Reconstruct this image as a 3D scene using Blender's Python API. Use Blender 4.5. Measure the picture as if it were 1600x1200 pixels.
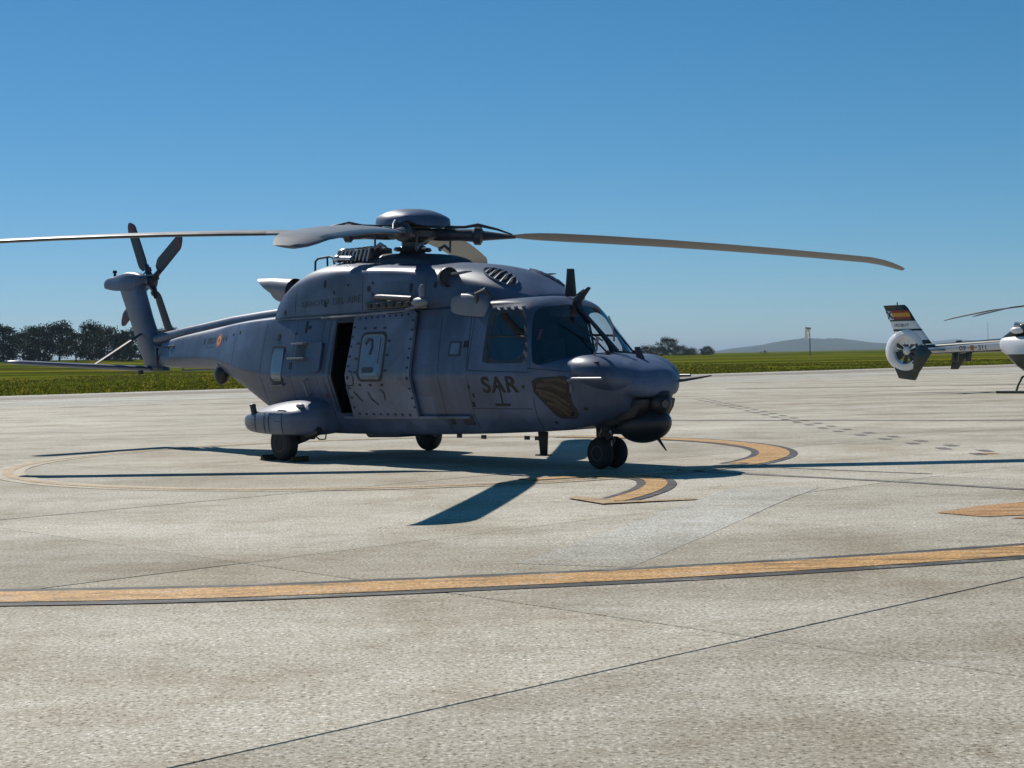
import bpy, bmesh, math, random
from mathutils import Vector, Matrix, noise
from mathutils.bvhtree import BVHTree

# ------------------------------------------------------------------ scene, camera, sky, sun
S = bpy.context.scene
for o in list(bpy.data.objects):
    bpy.data.objects.remove(o)
col = S.collection
R = math.radians
PI = math.pi

CAM_H = 1.692
cam_d = bpy.data.cameras.new('camera')
cam = bpy.data.objects.new('camera', cam_d)
col.objects.link(cam)
cam_d.sensor_width = 36.0
cam_d.lens = 54.88
cam_d.clip_start = 0.1
cam_d.clip_end = 60000
cam.location = (0, 0, CAM_H)
PITCH = math.atan(42.4 / 2439.0)
cam.rotation_euler = (Matrix.Rotation(PI / 2 - PITCH, 4, 'X') @ Matrix.Rotation(-0.0214, 4, 'Z')).to_euler()
S.camera = cam

SUN_AZ = -0.570      # from +Y towards +X
SUN_EL = R(44.6)
W = bpy.data.worlds.new('World')
S.world = W
W.use_nodes = True
wn = W.node_tree
wn.nodes.clear()
sky = wn.nodes.new('ShaderNodeTexSky')
sky.sky_type = 'NISHITA'
sky.sun_disc = False
sky.sun_elevation = SUN_EL
sky.sun_rotation = SUN_AZ % (2 * PI)
sky.altitude = 2000
sky.air_density = 1.0
sky.dust_density = 0.0
sky.ozone_density = 1.0
# photographic grade of the whole sky, channel by channel
sep = wn.nodes.new('ShaderNodeSeparateColor')
com = wn.nodes.new('ShaderNodeCombineColor')
wn.links.new(sky.outputs[0], sep.inputs[0])
for ch, (gain, gam) in enumerate(((0.255, 1.40), (1.12, 0.90), (1.50, 0.90))):
    pw = wn.nodes.new('ShaderNodeMath')
    pw.operation = 'POWER'
    pw.inputs[1].default_value = gam
    ml = wn.nodes.new('ShaderNodeMath')
    ml.operation = 'MULTIPLY'
    ml.inputs[1].default_value = gain
    wn.links.new(sep.outputs[ch], pw.inputs[0])
    wn.links.new(pw.outputs[0], ml.inputs[0])
    wn.links.new(ml.outputs[0], com.inputs[ch])
bg = wn.nodes.new('ShaderNodeBackground')
bg.inputs['Strength'].default_value = 0.06
wo = wn.nodes.new('ShaderNodeOutputWorld')
wn.links.new(com.outputs[0], bg.inputs['Color'])
wn.links.new(bg.outputs[0], wo.inputs['Surface'])

sun_d = bpy.data.lights.new('sun', 'SUN')
sun_d.energy = 5.0
sun_d.angle = R(0.5)
sun_d.color = (1.0, 0.955, 0.88)
sun = bpy.data.objects.new('sun', sun_d)
col.objects.link(sun)
to_sun = Vector((math.sin(SUN_AZ) * math.cos(SUN_EL), math.cos(SUN_AZ) * math.cos(SUN_EL), math.sin(SUN_EL)))
sun.rotation_euler = to_sun.to_track_quat('Z', 'Y').to_euler()
sun.location = (-20, 40, 40)

S.view_settings.view_transform = 'Standard'
S.view_settings.look = 'None'
S.view_settings.exposure = 0.0
S.view_settings.gamma = 1.0
S.view_settings.use_curve_mapping = False
S.render.engine = 'CYCLES'
S.render.resolution_x = 1024
S.render.resolution_y = 768

# ------------------------------------------------------------------ materials
def new_mat(name):
    m = bpy.data.materials.new(name)
    m.use_nodes = True
    nt = m.node_tree
    return m, nt, nt.nodes['Principled BSDF']

def nd(nt, t, **kw):
    n = nt.nodes.new(t)
    for k, v in kw.items():
        setattr(n, k, v)
    return n

def ramp(nt, src, stops):
    r = nt.nodes.new('ShaderNodeValToRGB')
    e = r.color_ramp.elements
    e[0].position, e[0].color = stops[0][0], (*stops[0][1], 1)
    e[1].position, e[1].color = stops[-1][0], (*stops[-1][1], 1)
    for p, c in stops[1:-1]:
        x = e.new(p)
        x.color = (*c, 1)
    nt.links.new(src, r.inputs['Fac'])
    return r

def plain(name, c, rough=0.5, metal=0.0, var=0.12, scale=6.0, spec=0.5, bump=0.0, coat=0.0):
    """paint-like material with faint uneven wear"""
    m, nt, b = new_mat(name)
    tc = nd(nt, 'ShaderNodeTexCoord')
    n1 = nd(nt, 'ShaderNodeTexNoise')
    n1.inputs['Scale'].default_value = scale
    n1.inputs['Detail'].default_value = 6
    n1.inputs['Roughness'].default_value = 0.6
    nt.links.new(tc.outputs['Object'], n1.inputs['Vector'])
    lo = tuple(x * (1 - var) for x in c)
    hi = tuple(min(1, x * (1 + var)) for x in c)
    r = ramp(nt, n1.outputs['Fac'], [(0.3, lo), (0.7, hi)])
    nt.links.new(r.outputs['Color'], b.inputs['Base Color'])
    mr = nd(nt, 'ShaderNodeMapRange')
    mr.inputs['To Min'].default_value = max(0.02, rough - 0.08)
    mr.inputs['To Max'].default_value = min(1, rough + 0.08)
    nt.links.new(n1.outputs['Fac'], mr.inputs['Value'])
    nt.links.new(mr.outputs[0], b.inputs['Roughness'])
    b.inputs['Metallic'].default_value = metal
    b.inputs['Specular IOR Level'].default_value = spec
    b.inputs['Coat Weight'].default_value = coat
    if bump:
        bp = nd(nt, 'ShaderNodeBump')
        bp.inputs['Strength'].default_value = bump
        bp.inputs['Distance'].default_value = 0.01
        nt.links.new(n1.outputs['Fac'], bp.inputs['Height'])
        nt.links.new(bp.outputs[0], b.inputs['Normal'])
    return m

def glass_mat(name, tint, refl=1.0):
    m = bpy.data.materials.new(name)
    m.use_nodes = True
    nt = m.node_tree
    nt.nodes.clear()
    tr = nd(nt, 'ShaderNodeBsdfTransparent')
    tr.inputs['Color'].default_value = (*tint, 1)
    gl = nd(nt, 'ShaderNodeBsdfGlossy')
    gl.inputs['Roughness'].default_value = 0.02
    gl.inputs['Color'].default_value = (0.9 * refl, 0.9 * refl, 0.9 * refl, 1)
    lw = nd(nt, 'ShaderNodeLayerWeight')
    p5 = nd(nt, 'ShaderNodeMath', operation='POWER')
    p5.inputs[1].default_value = 5.0
    nt.links.new(lw.outputs['Facing'], p5.inputs[0])
    fr = nd(nt, 'ShaderNodeMath', operation='MULTIPLY_ADD')
    fr.inputs[1].default_value = 0.89
    fr.inputs[2].default_value = 0.11
    nt.links.new(p5.outputs[0], fr.inputs[0])
    lw.inputs['Blend'].default_value = 0.5
    mx = nd(nt, 'ShaderNodeMixShader')
    out = nd(nt, 'ShaderNodeOutputMaterial')
    nt.links.new(fr.outputs[0], mx.inputs[0])
    nt.links.new(tr.outputs[0], mx.inputs[1])
    nt.links.new(gl.outputs[0], mx.inputs[2])
    nt.links.new(mx.outputs[0], out.inputs['Surface'])
    return m

def military_paint(name, c, seams=True):
    """semi matt grey paint: large fading, vertical rain streaks, fine grime"""
    m, nt, b = new_mat(name)
    tc = nd(nt, 'ShaderNodeTexCoord')
    big = nd(nt, 'ShaderNodeTexNoise')
    big.inputs['Scale'].default_value = 1.1
    big.inputs['Detail'].default_value = 4
    nt.links.new(tc.outputs['Object'], big.inputs['Vector'])
    mp = nd(nt, 'ShaderNodeMapping')
    mp.inputs['Scale'].default_value = (4.5, 4.5, 0.6)
    nt.links.new(tc.outputs['Object'], mp.inputs['Vector'])
    st = nd(nt, 'ShaderNodeTexNoise')
    st.inputs['Scale'].default_value = 1.0
    st.inputs['Detail'].default_value = 5
    nt.links.new(mp.outputs[0], st.inputs['Vector'])
    fine = nd(nt, 'ShaderNodeTexNoise')
    fine.inputs['Scale'].default_value = 26
    fine.inputs['Detail'].default_value = 6
    nt.links.new(tc.outputs['Object'], fine.inputs['Vector'])
    a = nd(nt, 'ShaderNodeMath', operation='MULTIPLY_ADD')
    a.inputs[1].default_value = 0.30
    nt.links.new(st.outputs['Fac'], a.inputs[0])
    a2 = nd(nt, 'ShaderNodeMath', operation='MULTIPLY')
    a2.inputs[1].default_value = 0.55
    nt.links.new(big.outputs['Fac'], a2.inputs[0])
    nt.links.new(a2.outputs[0], a.inputs[2])
    a3 = nd(nt, 'ShaderNodeMath', operation='MULTIPLY_ADD')
    a3.inputs[1].default_value = 0.15
    nt.links.new(fine.outputs['Fac'], a3.inputs[0])
    nt.links.new(a.outputs[0], a3.inputs[2])
    r = ramp(nt, a3.outputs[0], [(0.34, tuple(x * 0.66 for x in c)), (0.48, c), (0.62, tuple(x * 1.38 for x in c))])
    # repainted and replaced panels differ a little in tone
    vm = nd(nt, 'ShaderNodeMapping')
    vm.inputs['Scale'].default_value = (1.25, 0.35, 1.6)
    nt.links.new(tc.outputs['Object'], vm.inputs['Vector'])
    vo = nd(nt, 'ShaderNodeTexVoronoi', distance='CHEBYCHEV')
    vo.inputs['Scale'].default_value = 1.0
    nt.links.new(vm.outputs[0], vo.inputs['Vector'])
    vs_ = nd(nt, 'ShaderNodeSeparateColor')
    nt.links.new(vo.outputs['Color'], vs_.inputs[0])
    vr = nd(nt, 'ShaderNodeMapRange')
    vr.inputs['To Min'].default_value = 0.84
    vr.inputs['To Max'].default_value = 1.18
    nt.links.new(vs_.outputs[0], vr.inputs['Value'])
    vx = nd(nt, 'ShaderNodeMix', data_type='RGBA', blend_type='MULTIPLY')
    vx.inputs[0].default_value = 1.0
    nt.links.new(r.outputs['Color'], vx.inputs[6])
    nt.links.new(vr.outputs[0], vx.inputs[7])
    nt.links.new(vx.outputs[2], b.inputs['Base Color'])
    mr = nd(nt, 'ShaderNodeMapRange')
    mr.inputs['To Min'].default_value = 0.32
    mr.inputs['To Max'].default_value = 0.52
    nt.links.new(a3.outputs[0], mr.inputs['Value'])
    nt.links.new(mr.outputs[0], b.inputs['Roughness'])
    bp = nd(nt, 'ShaderNodeBump')
    bp.inputs['Strength'].default_value = 0.12
    bp.inputs['Distance'].default_value = 0.02
    nt.links.new(big.outputs['Fac'], bp.inputs['Height'])
    nt.links.new(bp.outputs[0], b.inputs['Normal'])
    return m

M = {}
M['paint'] = military_paint('grey_airframe_paint', (0.060, 0.086, 0.148))
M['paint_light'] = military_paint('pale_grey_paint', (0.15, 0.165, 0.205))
M['paint_door'] = military_paint('door_panel_paint', (0.092, 0.116, 0.178))
M['paint_sunlit_sponson'] = military_paint('sun_lightened_sponson', (0.088, 0.110, 0.165))  # airframe grey made lighter for the sun striking the sponson from aft
M['paint_dark'] = plain('dark_grey_paint', (0.030, 0.034, 0.046), 0.5)
M['seam'] = plain('panel_seam', (0.018, 0.021, 0.03), 0.6)
M['letter'] = plain('dark_lettering_paint', (0.006, 0.007, 0.011), 0.6)
M['letter_faint'] = plain('faded_lettering_paint', (0.026, 0.030, 0.045), 0.5)
M['black'] = plain('black_rubbery_paint', (0.012, 0.012, 0.016), 0.45)
M['rubber'] = plain('tyre_rubber', (0.016, 0.016, 0.018), 0.8, bump=0.3, scale=30)
M['metal'] = plain('bare_metal', (0.5, 0.5, 0.5), 0.32, metal=0.9)
M['steel_dark'] = plain('dark_steel', (0.07, 0.07, 0.08), 0.4, metal=0.5)
M['hub'] = plain('rotor_hub_dark_grey', (0.04, 0.042, 0.055), 0.42)
M['blade'] = plain('rotor_blade_grey', (0.125, 0.135, 0.155), 0.45, scale=3)
M['blade_edge'] = plain('blade_erosion_strip', (0.05, 0.048, 0.045), 0.35, scale=3)
M['tail_blade'] = plain('tail_blade_dark', (0.035, 0.037, 0.05), 0.5)
M['tip_red'] = plain('blade_tip_red', (0.16, 0.02, 0.02), 0.5)
M['interior'] = plain('cabin_lining_dark', (0.03, 0.032, 0.04), 0.8)
M['seat'] = plain('seat_fabric', (0.025, 0.027, 0.035), 0.9)
M['glass'] = glass_mat('tinted_canopy_glass', (0.86, 0.88, 0.92))
M['glass_dark'] = glass_mat('dark_cabin_glass', (0.35, 0.4, 0.5), 1.0)
M['roundel_red'] = plain('roundel_red', (0.42, 0.10, 0.05), 0.5)
M['roundel_yellow'] = plain('roundel_yellow', (0.70, 0.36, 0.10), 0.5)
M['white'] = plain('white_gloss_paint', (0.78, 0.78, 0.78), 0.28, var=0.04, coat=0.3)
M['green_dark'] = plain('dark_green_gloss_paint', (0.012, 0.022, 0.018), 0.3, coat=0.3)
M['flag_red'] = plain('flag_red', (0.30, 0.035, 0.02), 0.4)
M['flag_yellow'] = plain('flag_yellow', (0.62, 0.30, 0.03), 0.4)
M['mesh_bronze'] = plain('cover_foil_bronze', (0.055, 0.042, 0.03), 0.45, metal=0.2, var=0.5, scale=14)
M['red_ribbon'] = plain('red_ribbon', (0.5, 0.03, 0.05), 0.6)
M['chock'] = plain('chock_rubber', (0.045, 0.035, 0.012), 0.8)

# ------------------------------------------------------------------ mesh helpers
class MB:
    def __init__(s):
        s.v, s.f = [], []

    def add(s, vs, fs):
        o = len(s.v)
        s.v += [tuple(v) for v in vs]
        s.f += [tuple(i + o for i in f) for f in fs]
        return s

    def box(s, c, size, rot=None):
        x, y, z = (d / 2 for d in size)
        vs = [Vector((a * x, b * y, e * z)) for a in (-1, 1) for b in (-1, 1) for e in (-1, 1)]
        if rot is not None:
            vs = [rot @ v for v in vs]
        c = Vector(c)
        return s.add([v + c for v in vs], [(0, 1, 3, 2), (4, 6, 7, 5), (0, 4, 5, 1), (2, 3, 7, 6), (0, 2, 6, 4), (1, 5, 7, 3)])

    def rings(s, rings, cap0=True, cap1=True, closed=True):
        n = len(rings[0])
        vs = [v for r in rings for v in r]
        fs = []
        for i in range(len(rings) - 1):
            for j in range(n if closed else n - 1):
                k = (j + 1) % n
                fs.append((i * n + j, i * n + k, (i + 1) * n + k, (i + 1) * n + j))
        if cap0:
            fs.append(tuple(reversed(range(n))))
        if cap1:
            fs.append(tuple((len(rings) - 1) * n + j for j in range(n)))
        return s.add(vs, fs)

    def cyl(s, p0, p1, r0, r1=None, n=16, caps=True):
        p0, p1 = Vector(p0), Vector(p1)
        r1 = r0 if r1 is None else r1
        q = (p1 - p0).to_track_quat('Z', 'Y')
        rr = []
        for p, r in ((p0, r0), (p1, r1)):
            rr.append([p + q @ Vector((r * math.cos(2 * PI * j / n), r * math.sin(2 * PI * j / n), 0)) for j in range(n)])
        return s.rings(rr, caps, caps)

    def tube(s, pts, r, n=8):
        pts = [Vector(p) for p in pts]
        rr = []
        for i, p in enumerate(pts):
            d = (pts[min(i + 1, len(pts) - 1)] - pts[max(i - 1, 0)])
            q = d.to_track_quat('Z', 'Y')
            ri = r[i] if isinstance(r, (list, tuple)) else r
            rr.append([p + q @ Vector((ri * math.cos(2 * PI * j / n), ri * math.sin(2 * PI * j / n), 0)) for j in range(n)])
        return s.rings(rr)

    def lathe(s, prof, c, axis, n=32):
        """prof: list of (radius, along-axis)"""
        q = Vector(axis).to_track_quat('Z', 'Y')
        c = Vector(c)
        rr = [[c + q @ Vector((max(r, 1e-4) * math.cos(2 * PI * j / n), max(r, 1e-4) * math.sin(2 * PI * j / n), h)) for j in range(n)] for r, h in prof]
        return s.rings(rr)

    def ell(s, c, rad, n=20, m=12, rot=None):
        c = Vector(c)
        rr = []
        for i in range(m + 1):
            t = PI * i / m
            st = max(math.sin(t), 0.004)
            ring = []
            for j in range(n):
                v = Vector((rad[0] * st * math.cos(2 * PI * j / n), rad[1] * st * math.sin(2 * PI * j / n), -rad[2] * math.cos(t)))
                if rot is not None:
                    v = rot @ v
                ring.append(c + v)
            rr.append(ring)
        return s.rings(rr)

    def prism(s, poly, d0, d1, plane='xz'):
        """extrude 2D polygon; plane xz -> along y"""
        def P(a, b, d):
            return {'xz': (a, d, b), 'xy': (a, b, d), 'yz': (d, a, b)}[plane]
        n = len(poly)
        vs = [P(a, b, d0) for a, b in poly] + [P(a, b, d1) for a, b in poly]
        fs = [tuple(range(n)), tuple(reversed(range(n, 2 * n)))] + [(i, i + n, (i + 1) % n + n, (i + 1) % n) for i in range(n)]
        return s.add(vs, fs)

    def build(s, name, mat, parent=None, smooth=True, angle=35, bevel=0.0):
        me = bpy.data.meshes.new(name)
        me.from_pydata(s.v, [], s.f)
        me.update()
        bm = bmesh.new()
        bm.from_mesh(me)
        bmesh.ops.recalc_face_normals(bm, faces=bm.faces)
        if bevel:
            es = [e for e in bm.edges if len(e.link_faces) == 2 and e.calc_face_angle(0) > R(30)]
            bmesh.ops.bevel(bm, geom=es, offset=bevel, segments=2, affect='EDGES', profile=0.5, clamp_overlap=True)
        bm.to_mesh(me)
        bm.free()
        return link(name, me, mat, parent, smooth, angle)

def link(name, me, mat, parent=None, smooth=True, angle=35):
    if smooth:
        me.polygons.foreach_set('use_smooth', [True] * len(me.polygons))
        me.set_sharp_from_angle(angle=R(angle))
    me.materials.clear()
    me.materials.append(M[mat] if isinstance(mat, str) else mat)
    o = bpy.data.objects.new(name, me)
    col.objects.link(o)
    if parent is not None:
        o.parent = parent
    return o

def empty(name, loc=(0, 0, 0), rz=0.0, parent=None):
    o = bpy.data.objects.new(name, None)
    o.empty_display_size = 0.3
    col.objects.link(o)
    o.location = loc
    o.rotation_euler = (0, 0, rz)
    if parent is not None:
        o.parent = parent
    return o

def tag(o, label=None, cat=None, group=None, kind=None):
    if label: o['label'] = label
    if cat: o['category'] = cat
    if group: o['group'] = group
    if kind: o['kind'] = kind
    return o

# ------------------------------------------------------------------ ground materials
def concrete_mat(name, base, far=False):
    m, nt, b = new_mat(name)
    geo = nd(nt, 'ShaderNodeNewGeometry')
    oi = nd(nt, 'ShaderNodeObjectInfo')
    # broad stains, stretched along the taxi direction
    mp = nd(nt, 'ShaderNodeMapping')
    mp.inputs['Rotation'].default_value = (0, 0, R(-36))
    mp.inputs['Scale'].default_value = (0.05, 0.35, 1)
    nt.links.new(geo.outputs['Position'], mp.inputs['Vector'])
    streak = nd(nt, 'ShaderNodeTexNoise')
    streak.inputs['Scale'].default_value = 1.0
    streak.inputs['Detail'].default_value = 5
    streak.inputs['Roughness'].default_value = 0.6
    nt.links.new(mp.outputs[0], streak.inputs['Vector'])
    blot = nd(nt, 'ShaderNodeTexNoise')
    blot.inputs['Scale'].default_value = 0.55
    blot.inputs['Detail'].default_value = 7
    blot.inputs['Roughness'].default_value = 0.62
    nt.links.new(geo.outputs['Position'], blot.inputs['Vector'])
    mid = nd(nt, 'ShaderNodeTexNoise')
    mid.inputs['Scale'].default_value = 9.0
    mid.inputs['Detail'].default_value = 6
    mid.inputs['Roughness'].default_value = 0.7
    nt.links.new(geo.outputs['Position'], mid.inputs['Vector'])
    grit = nd(nt, 'ShaderNodeTexNoise')
    grit.inputs['Scale'].default_value = 38.0
    grit.inputs['Detail'].default_value = 5
    grit.inputs['Roughness'].default_value = 0.7
    nt.links.new(geo.outputs['Position'], grit.inputs['Vector'])
    r1 = ramp(nt, blot.outputs['Fac'], [(0.32, tuple(x * y for x, y in zip(base, (0.74, 0.70, 0.63)))), (0.5, base), (0.68, tuple(x * y for x, y in zip(base, (1.12, 1.13, 1.15))))])
    r2 = ramp(nt, streak.outputs['Fac'], [(0.34, (0.80, 0.77, 0.72)), (0.5, (1, 1, 1)), (0.66, (1.16, 1.17, 1.19))])
    r3 = ramp(nt, mid.outputs['Fac'], [(0.30, (0.84, 0.82, 0.78)), (0.7, (1.14, 1.15, 1.16))])
    r4 = ramp(nt, grit.outputs['Fac'], [(0.36, (0.22, 0.20, 0.17)), (0.44, (0.84, 0.83, 0.81)), (0.54, (1.02, 1.02, 1.02)), (0.60, (1.30, 1.31, 1.33)), (0.67, (2.0, 2.02, 2.05))])
    mp5 = nd(nt, 'ShaderNodeMapping')
    mp5.inputs['Rotation'].default_value = (0, 0, R(12))
    mp5.inputs['Scale'].default_value = (1.6, 3.2, 1)
    nt.links.new(geo.outputs['Position'], mp5.inputs['Vector'])
    scuff = nd(nt, 'ShaderNodeTexNoise')
    scuff.inputs['Scale'].default_value = 1.4
    scuff.inputs['Detail'].default_value = 9
    scuff.inputs['Roughness'].default_value = 0.82
    nt.links.new(mp5.outputs[0], scuff.inputs['Vector'])
    r5 = ramp(nt, scuff.outputs['Fac'], [(0.34, (0.66, 0.61, 0.54)), (0.44, (0.95, 0.94, 0.92)), (0.56, (1.02, 1.02, 1.03)), (0.66, (1.16, 1.17, 1.2))])
    prev = r1.outputs['Color']
    for r in (r2, r3, r4, r5):
        mx = nd(nt, 'ShaderNodeMix', data_type='RGBA', blend_type='MULTIPLY')
        mx.inputs[0].default_value = 1.0
        nt.links.new(prev, mx.inputs[6])
        nt.links.new(r.outputs['Color'], mx.inputs[7])
        prev = mx.outputs[2]
    # slab to slab difference
    mr = nd(nt, 'ShaderNodeMapRange')
    mr.inputs['To Min'].default_value = 0.90
    mr.inputs['To Max'].default_value = 1.08
    nt.links.new(oi.outputs['Random'], mr.inputs['Value'])
    mx = nd(nt, 'ShaderNodeMix', data_type='RGBA', blend_type='MULTIPLY')
    mx.inputs[0].default_value = 1.0
    nt.links.new(prev, mx.inputs[6])
    nt.links.new(mr.outputs[0], mx.inputs[7])
    nt.links.new(mx.outputs[2], b.inputs['Base Color'])
    b.inputs['Roughness'].default_value = 0.85
    b.inputs['Specular IOR Level'].default_value = 0.3
    bp = nd(nt, 'ShaderNodeBump')
    bp.inputs['Strength'].default_value = 0.5
    bp.inputs['Distance'].default_value = 0.006
    nt.links.new(grit.outputs['Fac'], bp.inputs['Height'])
    nt.links.new(bp.outputs[0], b.inputs['Normal'])
    return m

def marking_mat(name, c, wear=0.45, under=(0.36, 0.34, 0.30)):
    """worn road paint: chips show the concrete"""
    m, nt, b = new_mat(name)
    geo = nd(nt, 'ShaderNodeNewGeometry')
    n1 = nd(nt, 'ShaderNodeTexNoise')
    n1.inputs['Scale'].default_value = 1.0
    n1.inputs['Detail'].default_value = 9
    n1.inputs['Roughness'].default_value = 0.78
    mpp = nd(nt, 'ShaderNodeMapping')
    mpp.inputs['Scale'].default_value = (1.1, 5.5, 1)
    nt.links.new(geo.outputs['Position'], mpp.inputs['Vector'])
    nt.links.new(mpp.outputs[0], n1.inputs['Vector'])
    n2 = nd(nt, 'ShaderNodeTexNoise')
    n2.inputs['Scale'].default_value = 42
    n2.inputs['Detail'].default_value = 3
    nt.links.new(geo.outputs['Position'], n2.inputs['Vector'])
    r = ramp(nt, n1.outputs['Fac'], [(0.40, tuple(x * 0.42 for x in c)), (0.465, tuple(x * 0.80 for x in c)), (0.52, c), (0.57, tuple(a * 0.75 + d * 0.25 for a, d in zip(c, under))), (0.63, tuple(a * 0.35 + d * 0.65 for a, d in zip(c, under)))])
    r2 = ramp(nt, n2.outputs['Fac'], [(0.36, (0.5, 0.48, 0.44)), (0.46, (0.95, 0.95, 0.95)), (0.58, (1.0, 1.0, 1.0)), (0.66, (1.6, 1.6, 1.65))])
    mx = nd(nt, 'ShaderNodeMix', data_type='RGBA', blend_type='MULTIPLY')
    mx.inputs[0].default_value = 1
    nt.links.new(r.outputs['Color'], mx.inputs[6])
    nt.links.new(r2.outputs['Color'], mx.inputs[7])
    nt.links.new(mx.outputs[2], b.inputs['Base Color'])
    b.inputs['Roughness'].default_value = 0.75
    return m

CONC = (0.43, 0.395, 0.325)
M['concrete'] = concrete_mat('apron_concrete', CONC)
M['concrete_pale'] = concrete_mat('pale_concrete_strip', (0.43, 0.415, 0.365))
M['concrete_tan'] = concrete_mat('tan_taxiway_concrete', (0.30, 0.27, 0.23))
M['joint'] = plain('joint_sealant', (0.05, 0.048, 0.045), 0.9)
M['yellow'] = marking_mat('yellow_marking_paint', (0.52, 0.285, 0.085))
M['yellow_old'] = marking_mat('faded_yellow_paint', (0.44, 0.30, 0.15), 0.3)
M['yellow_pale'] = marking_mat('bleached_yellow_paint', (0.46, 0.38, 0.26), 0.2)
M['orange_old'] = marking_mat('rusty_orange_paint', (0.46, 0.235, 0.075))
M['markblack'] = marking_mat('black_marking_paint', (0.042, 0.040, 0.038), 0.6)
M['dash'] = marking_mat('dark_dash_paint', (0.17, 0.155, 0.135), 0.5)
M['tyremark'] = marking_mat('sealed_crack_grey', (0.22, 0.20, 0.17), 0.5)

def grass_mat():
    m, nt, b = new_mat('field_grass')
    geo = nd(nt, 'ShaderNodeNewGeometry')
    mp = nd(nt, 'ShaderNodeMapping')
    mp.inputs['Rotation'].default_value = (0, 0, R(-34))
    mp.inputs['Scale'].default_value = (0.018, 0.07, 1)
    nt.links.new(geo.outputs['Position'], mp.inputs['Vector'])
    n1 = nd(nt, 'ShaderNodeTexNoise')
    n1.inputs['Scale'].default_value = 1.0
    n1.inputs['Detail'].default_value = 6
    n1.inputs['Roughness'].default_value = 0.65
    nt.links.new(mp.outputs[0], n1.inputs['Vector'])
    n2 = nd(nt, 'ShaderNodeTexNoise')
    n2.inputs['Scale'].default_value = 0.9
    n2.inputs['Detail'].default_value = 6
    n2.inputs['Roughness'].default_value = 0.7
    nt.links.new(geo.outputs['Position'], n2.inputs['Vector'])
    r = ramp(nt, n1.outputs['Fac'], [(0.38, (0.050, 0.044, 0.005)), (0.46, (0.050, 0.072, 0.005)), (0.53, (0.100, 0.118, 0.008)), (0.62, (0.17, 0.14, 0.016))])
    r2 = ramp(nt, n2.outputs['Fac'], [(0.3, (0.55, 0.55, 0.5)), (0.7, (1.4, 1.4, 1.3))])
    mx = nd(nt, 'ShaderNodeMix', data_type='RGBA', blend_type='MULTIPLY')
    mx.inputs[0].default_value = 1
    nt.links.new(r.outputs['Color'], mx.inputs[6])
    nt.links.new(r2.outputs['Color'], mx.inputs[7])
    nt.links.new(mx.outputs[2], b.inputs['Base Color'])
    b.inputs['Roughness'].default_value = 0.9
    b.inputs['Specular IOR Level'].default_value = 0.0
    return m
M['grass'] = grass_mat()
M['meadow'] = plain('bright_meadow', (0.10, 0.19, 0.03), 0.9, var=0.25, scale=0.05, spec=0.1)

# ------------------------------------------------------------------ ground, apron, markings
EDGE_P = Vector((-31.25, 95.24))
EDGE_D = (Vector((49.2, 150.0)) - EDGE_P).normalized()
EDGE_N = Vector((-EDGE_D.y, EDGE_D.x))          # points into the field

def terrain(x, y):
    d = (Vector((x, y)) - EDGE_P).dot(EDGE_N)
    if d < 0:
        return -0.06
    z = -0.06 + 0.10 * (1 - math.exp(-d / 8))
    # meadow rising to the wood on the left
    bump = math.exp(-((x + 130) / 85) ** 2) * max(0.0, min(1.0, (y - 170) / 230)) ** 1.3
    z += 3.0 * bump
    z += 1.0 * max(0.0, min(1.0, (d - 90) / 300)) * (0.6 + 0.4 * math.sin(x * 0.011 + 1))
    z += 0.18 * noise.noise(Vector((x * 0.03, y * 0.03, 0)))* min(1, d / 10)
    return z

def make_ground():
    ys = [-3000, -80, -20, 0, 40, 70] + [80 + 6 * i for i in range(30)] + [270 + 20 * i for i in range(15)] + [600, 700, 850, 1100, 1500, 2200, 3500, 6000, 12000, 29000]
    xs = [-30000, -9000, -3000, -1200, -600, -400] + [-300 + 15 * i for i in range(51)] + [600, 900, 1500, 3000, 9000, 30000]
    vs = [(x, y, terrain(x, y)) for y in ys for x in xs]
    nx = len(xs)
    fs = [(j * nx + i, j * nx + i + 1, (j + 1) * nx + i + 1, (j + 1) * nx + i) for j in range(len(ys) - 1) for i in range(nx - 1)]
    me = bpy.data.meshes.new('grass_field')
    me.from_pydata(vs, [], fs)
    me.update()
    return tag(link('grass_field', me, 'grass', angle=80), 'flat green airfield grass beyond the concrete apron', kind='structure')
ground = make_ground()

def flat(name, poly, z, mat, parent=None, thick=0.0):
    mb = MB()
    if thick:
        mb.prism(poly, z - thick, z, 'xy')
    else:
        mb.add([(x, y, z) for x, y in poly], [tuple(range(len(poly)))])
    o = mb.build(name, mat, parent, smooth=False)
    return o

def edge_poly(n0, n1, a0=-260, a1=420):
    """strip parallel to the apron edge; n measured towards the field"""
    q = []
    for a, n in ((a0, n0), (a1, n0), (a1, n1), (a0, n1)):
        p = EDGE_P + EDGE_D * a + EDGE_N * n
        q.append((p.x, p.y))
    return q

apron = flat('apron', edge_poly(-330, 0), -0.030, 'concrete')
tag(apron, 'wide sunlit pale concrete aircraft apron', kind='structure')
for nm, a, b, mt in (('pale_edge_strip', -4.5, 0.02, 'concrete_pale'), ('tan_band', -13.5, -6.0, 'concrete_tan'), ('pale_band', -27, -15.5, 'concrete_pale')):
    flat(nm, edge_poly(a, b), -0.026, mt, apron)

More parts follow.
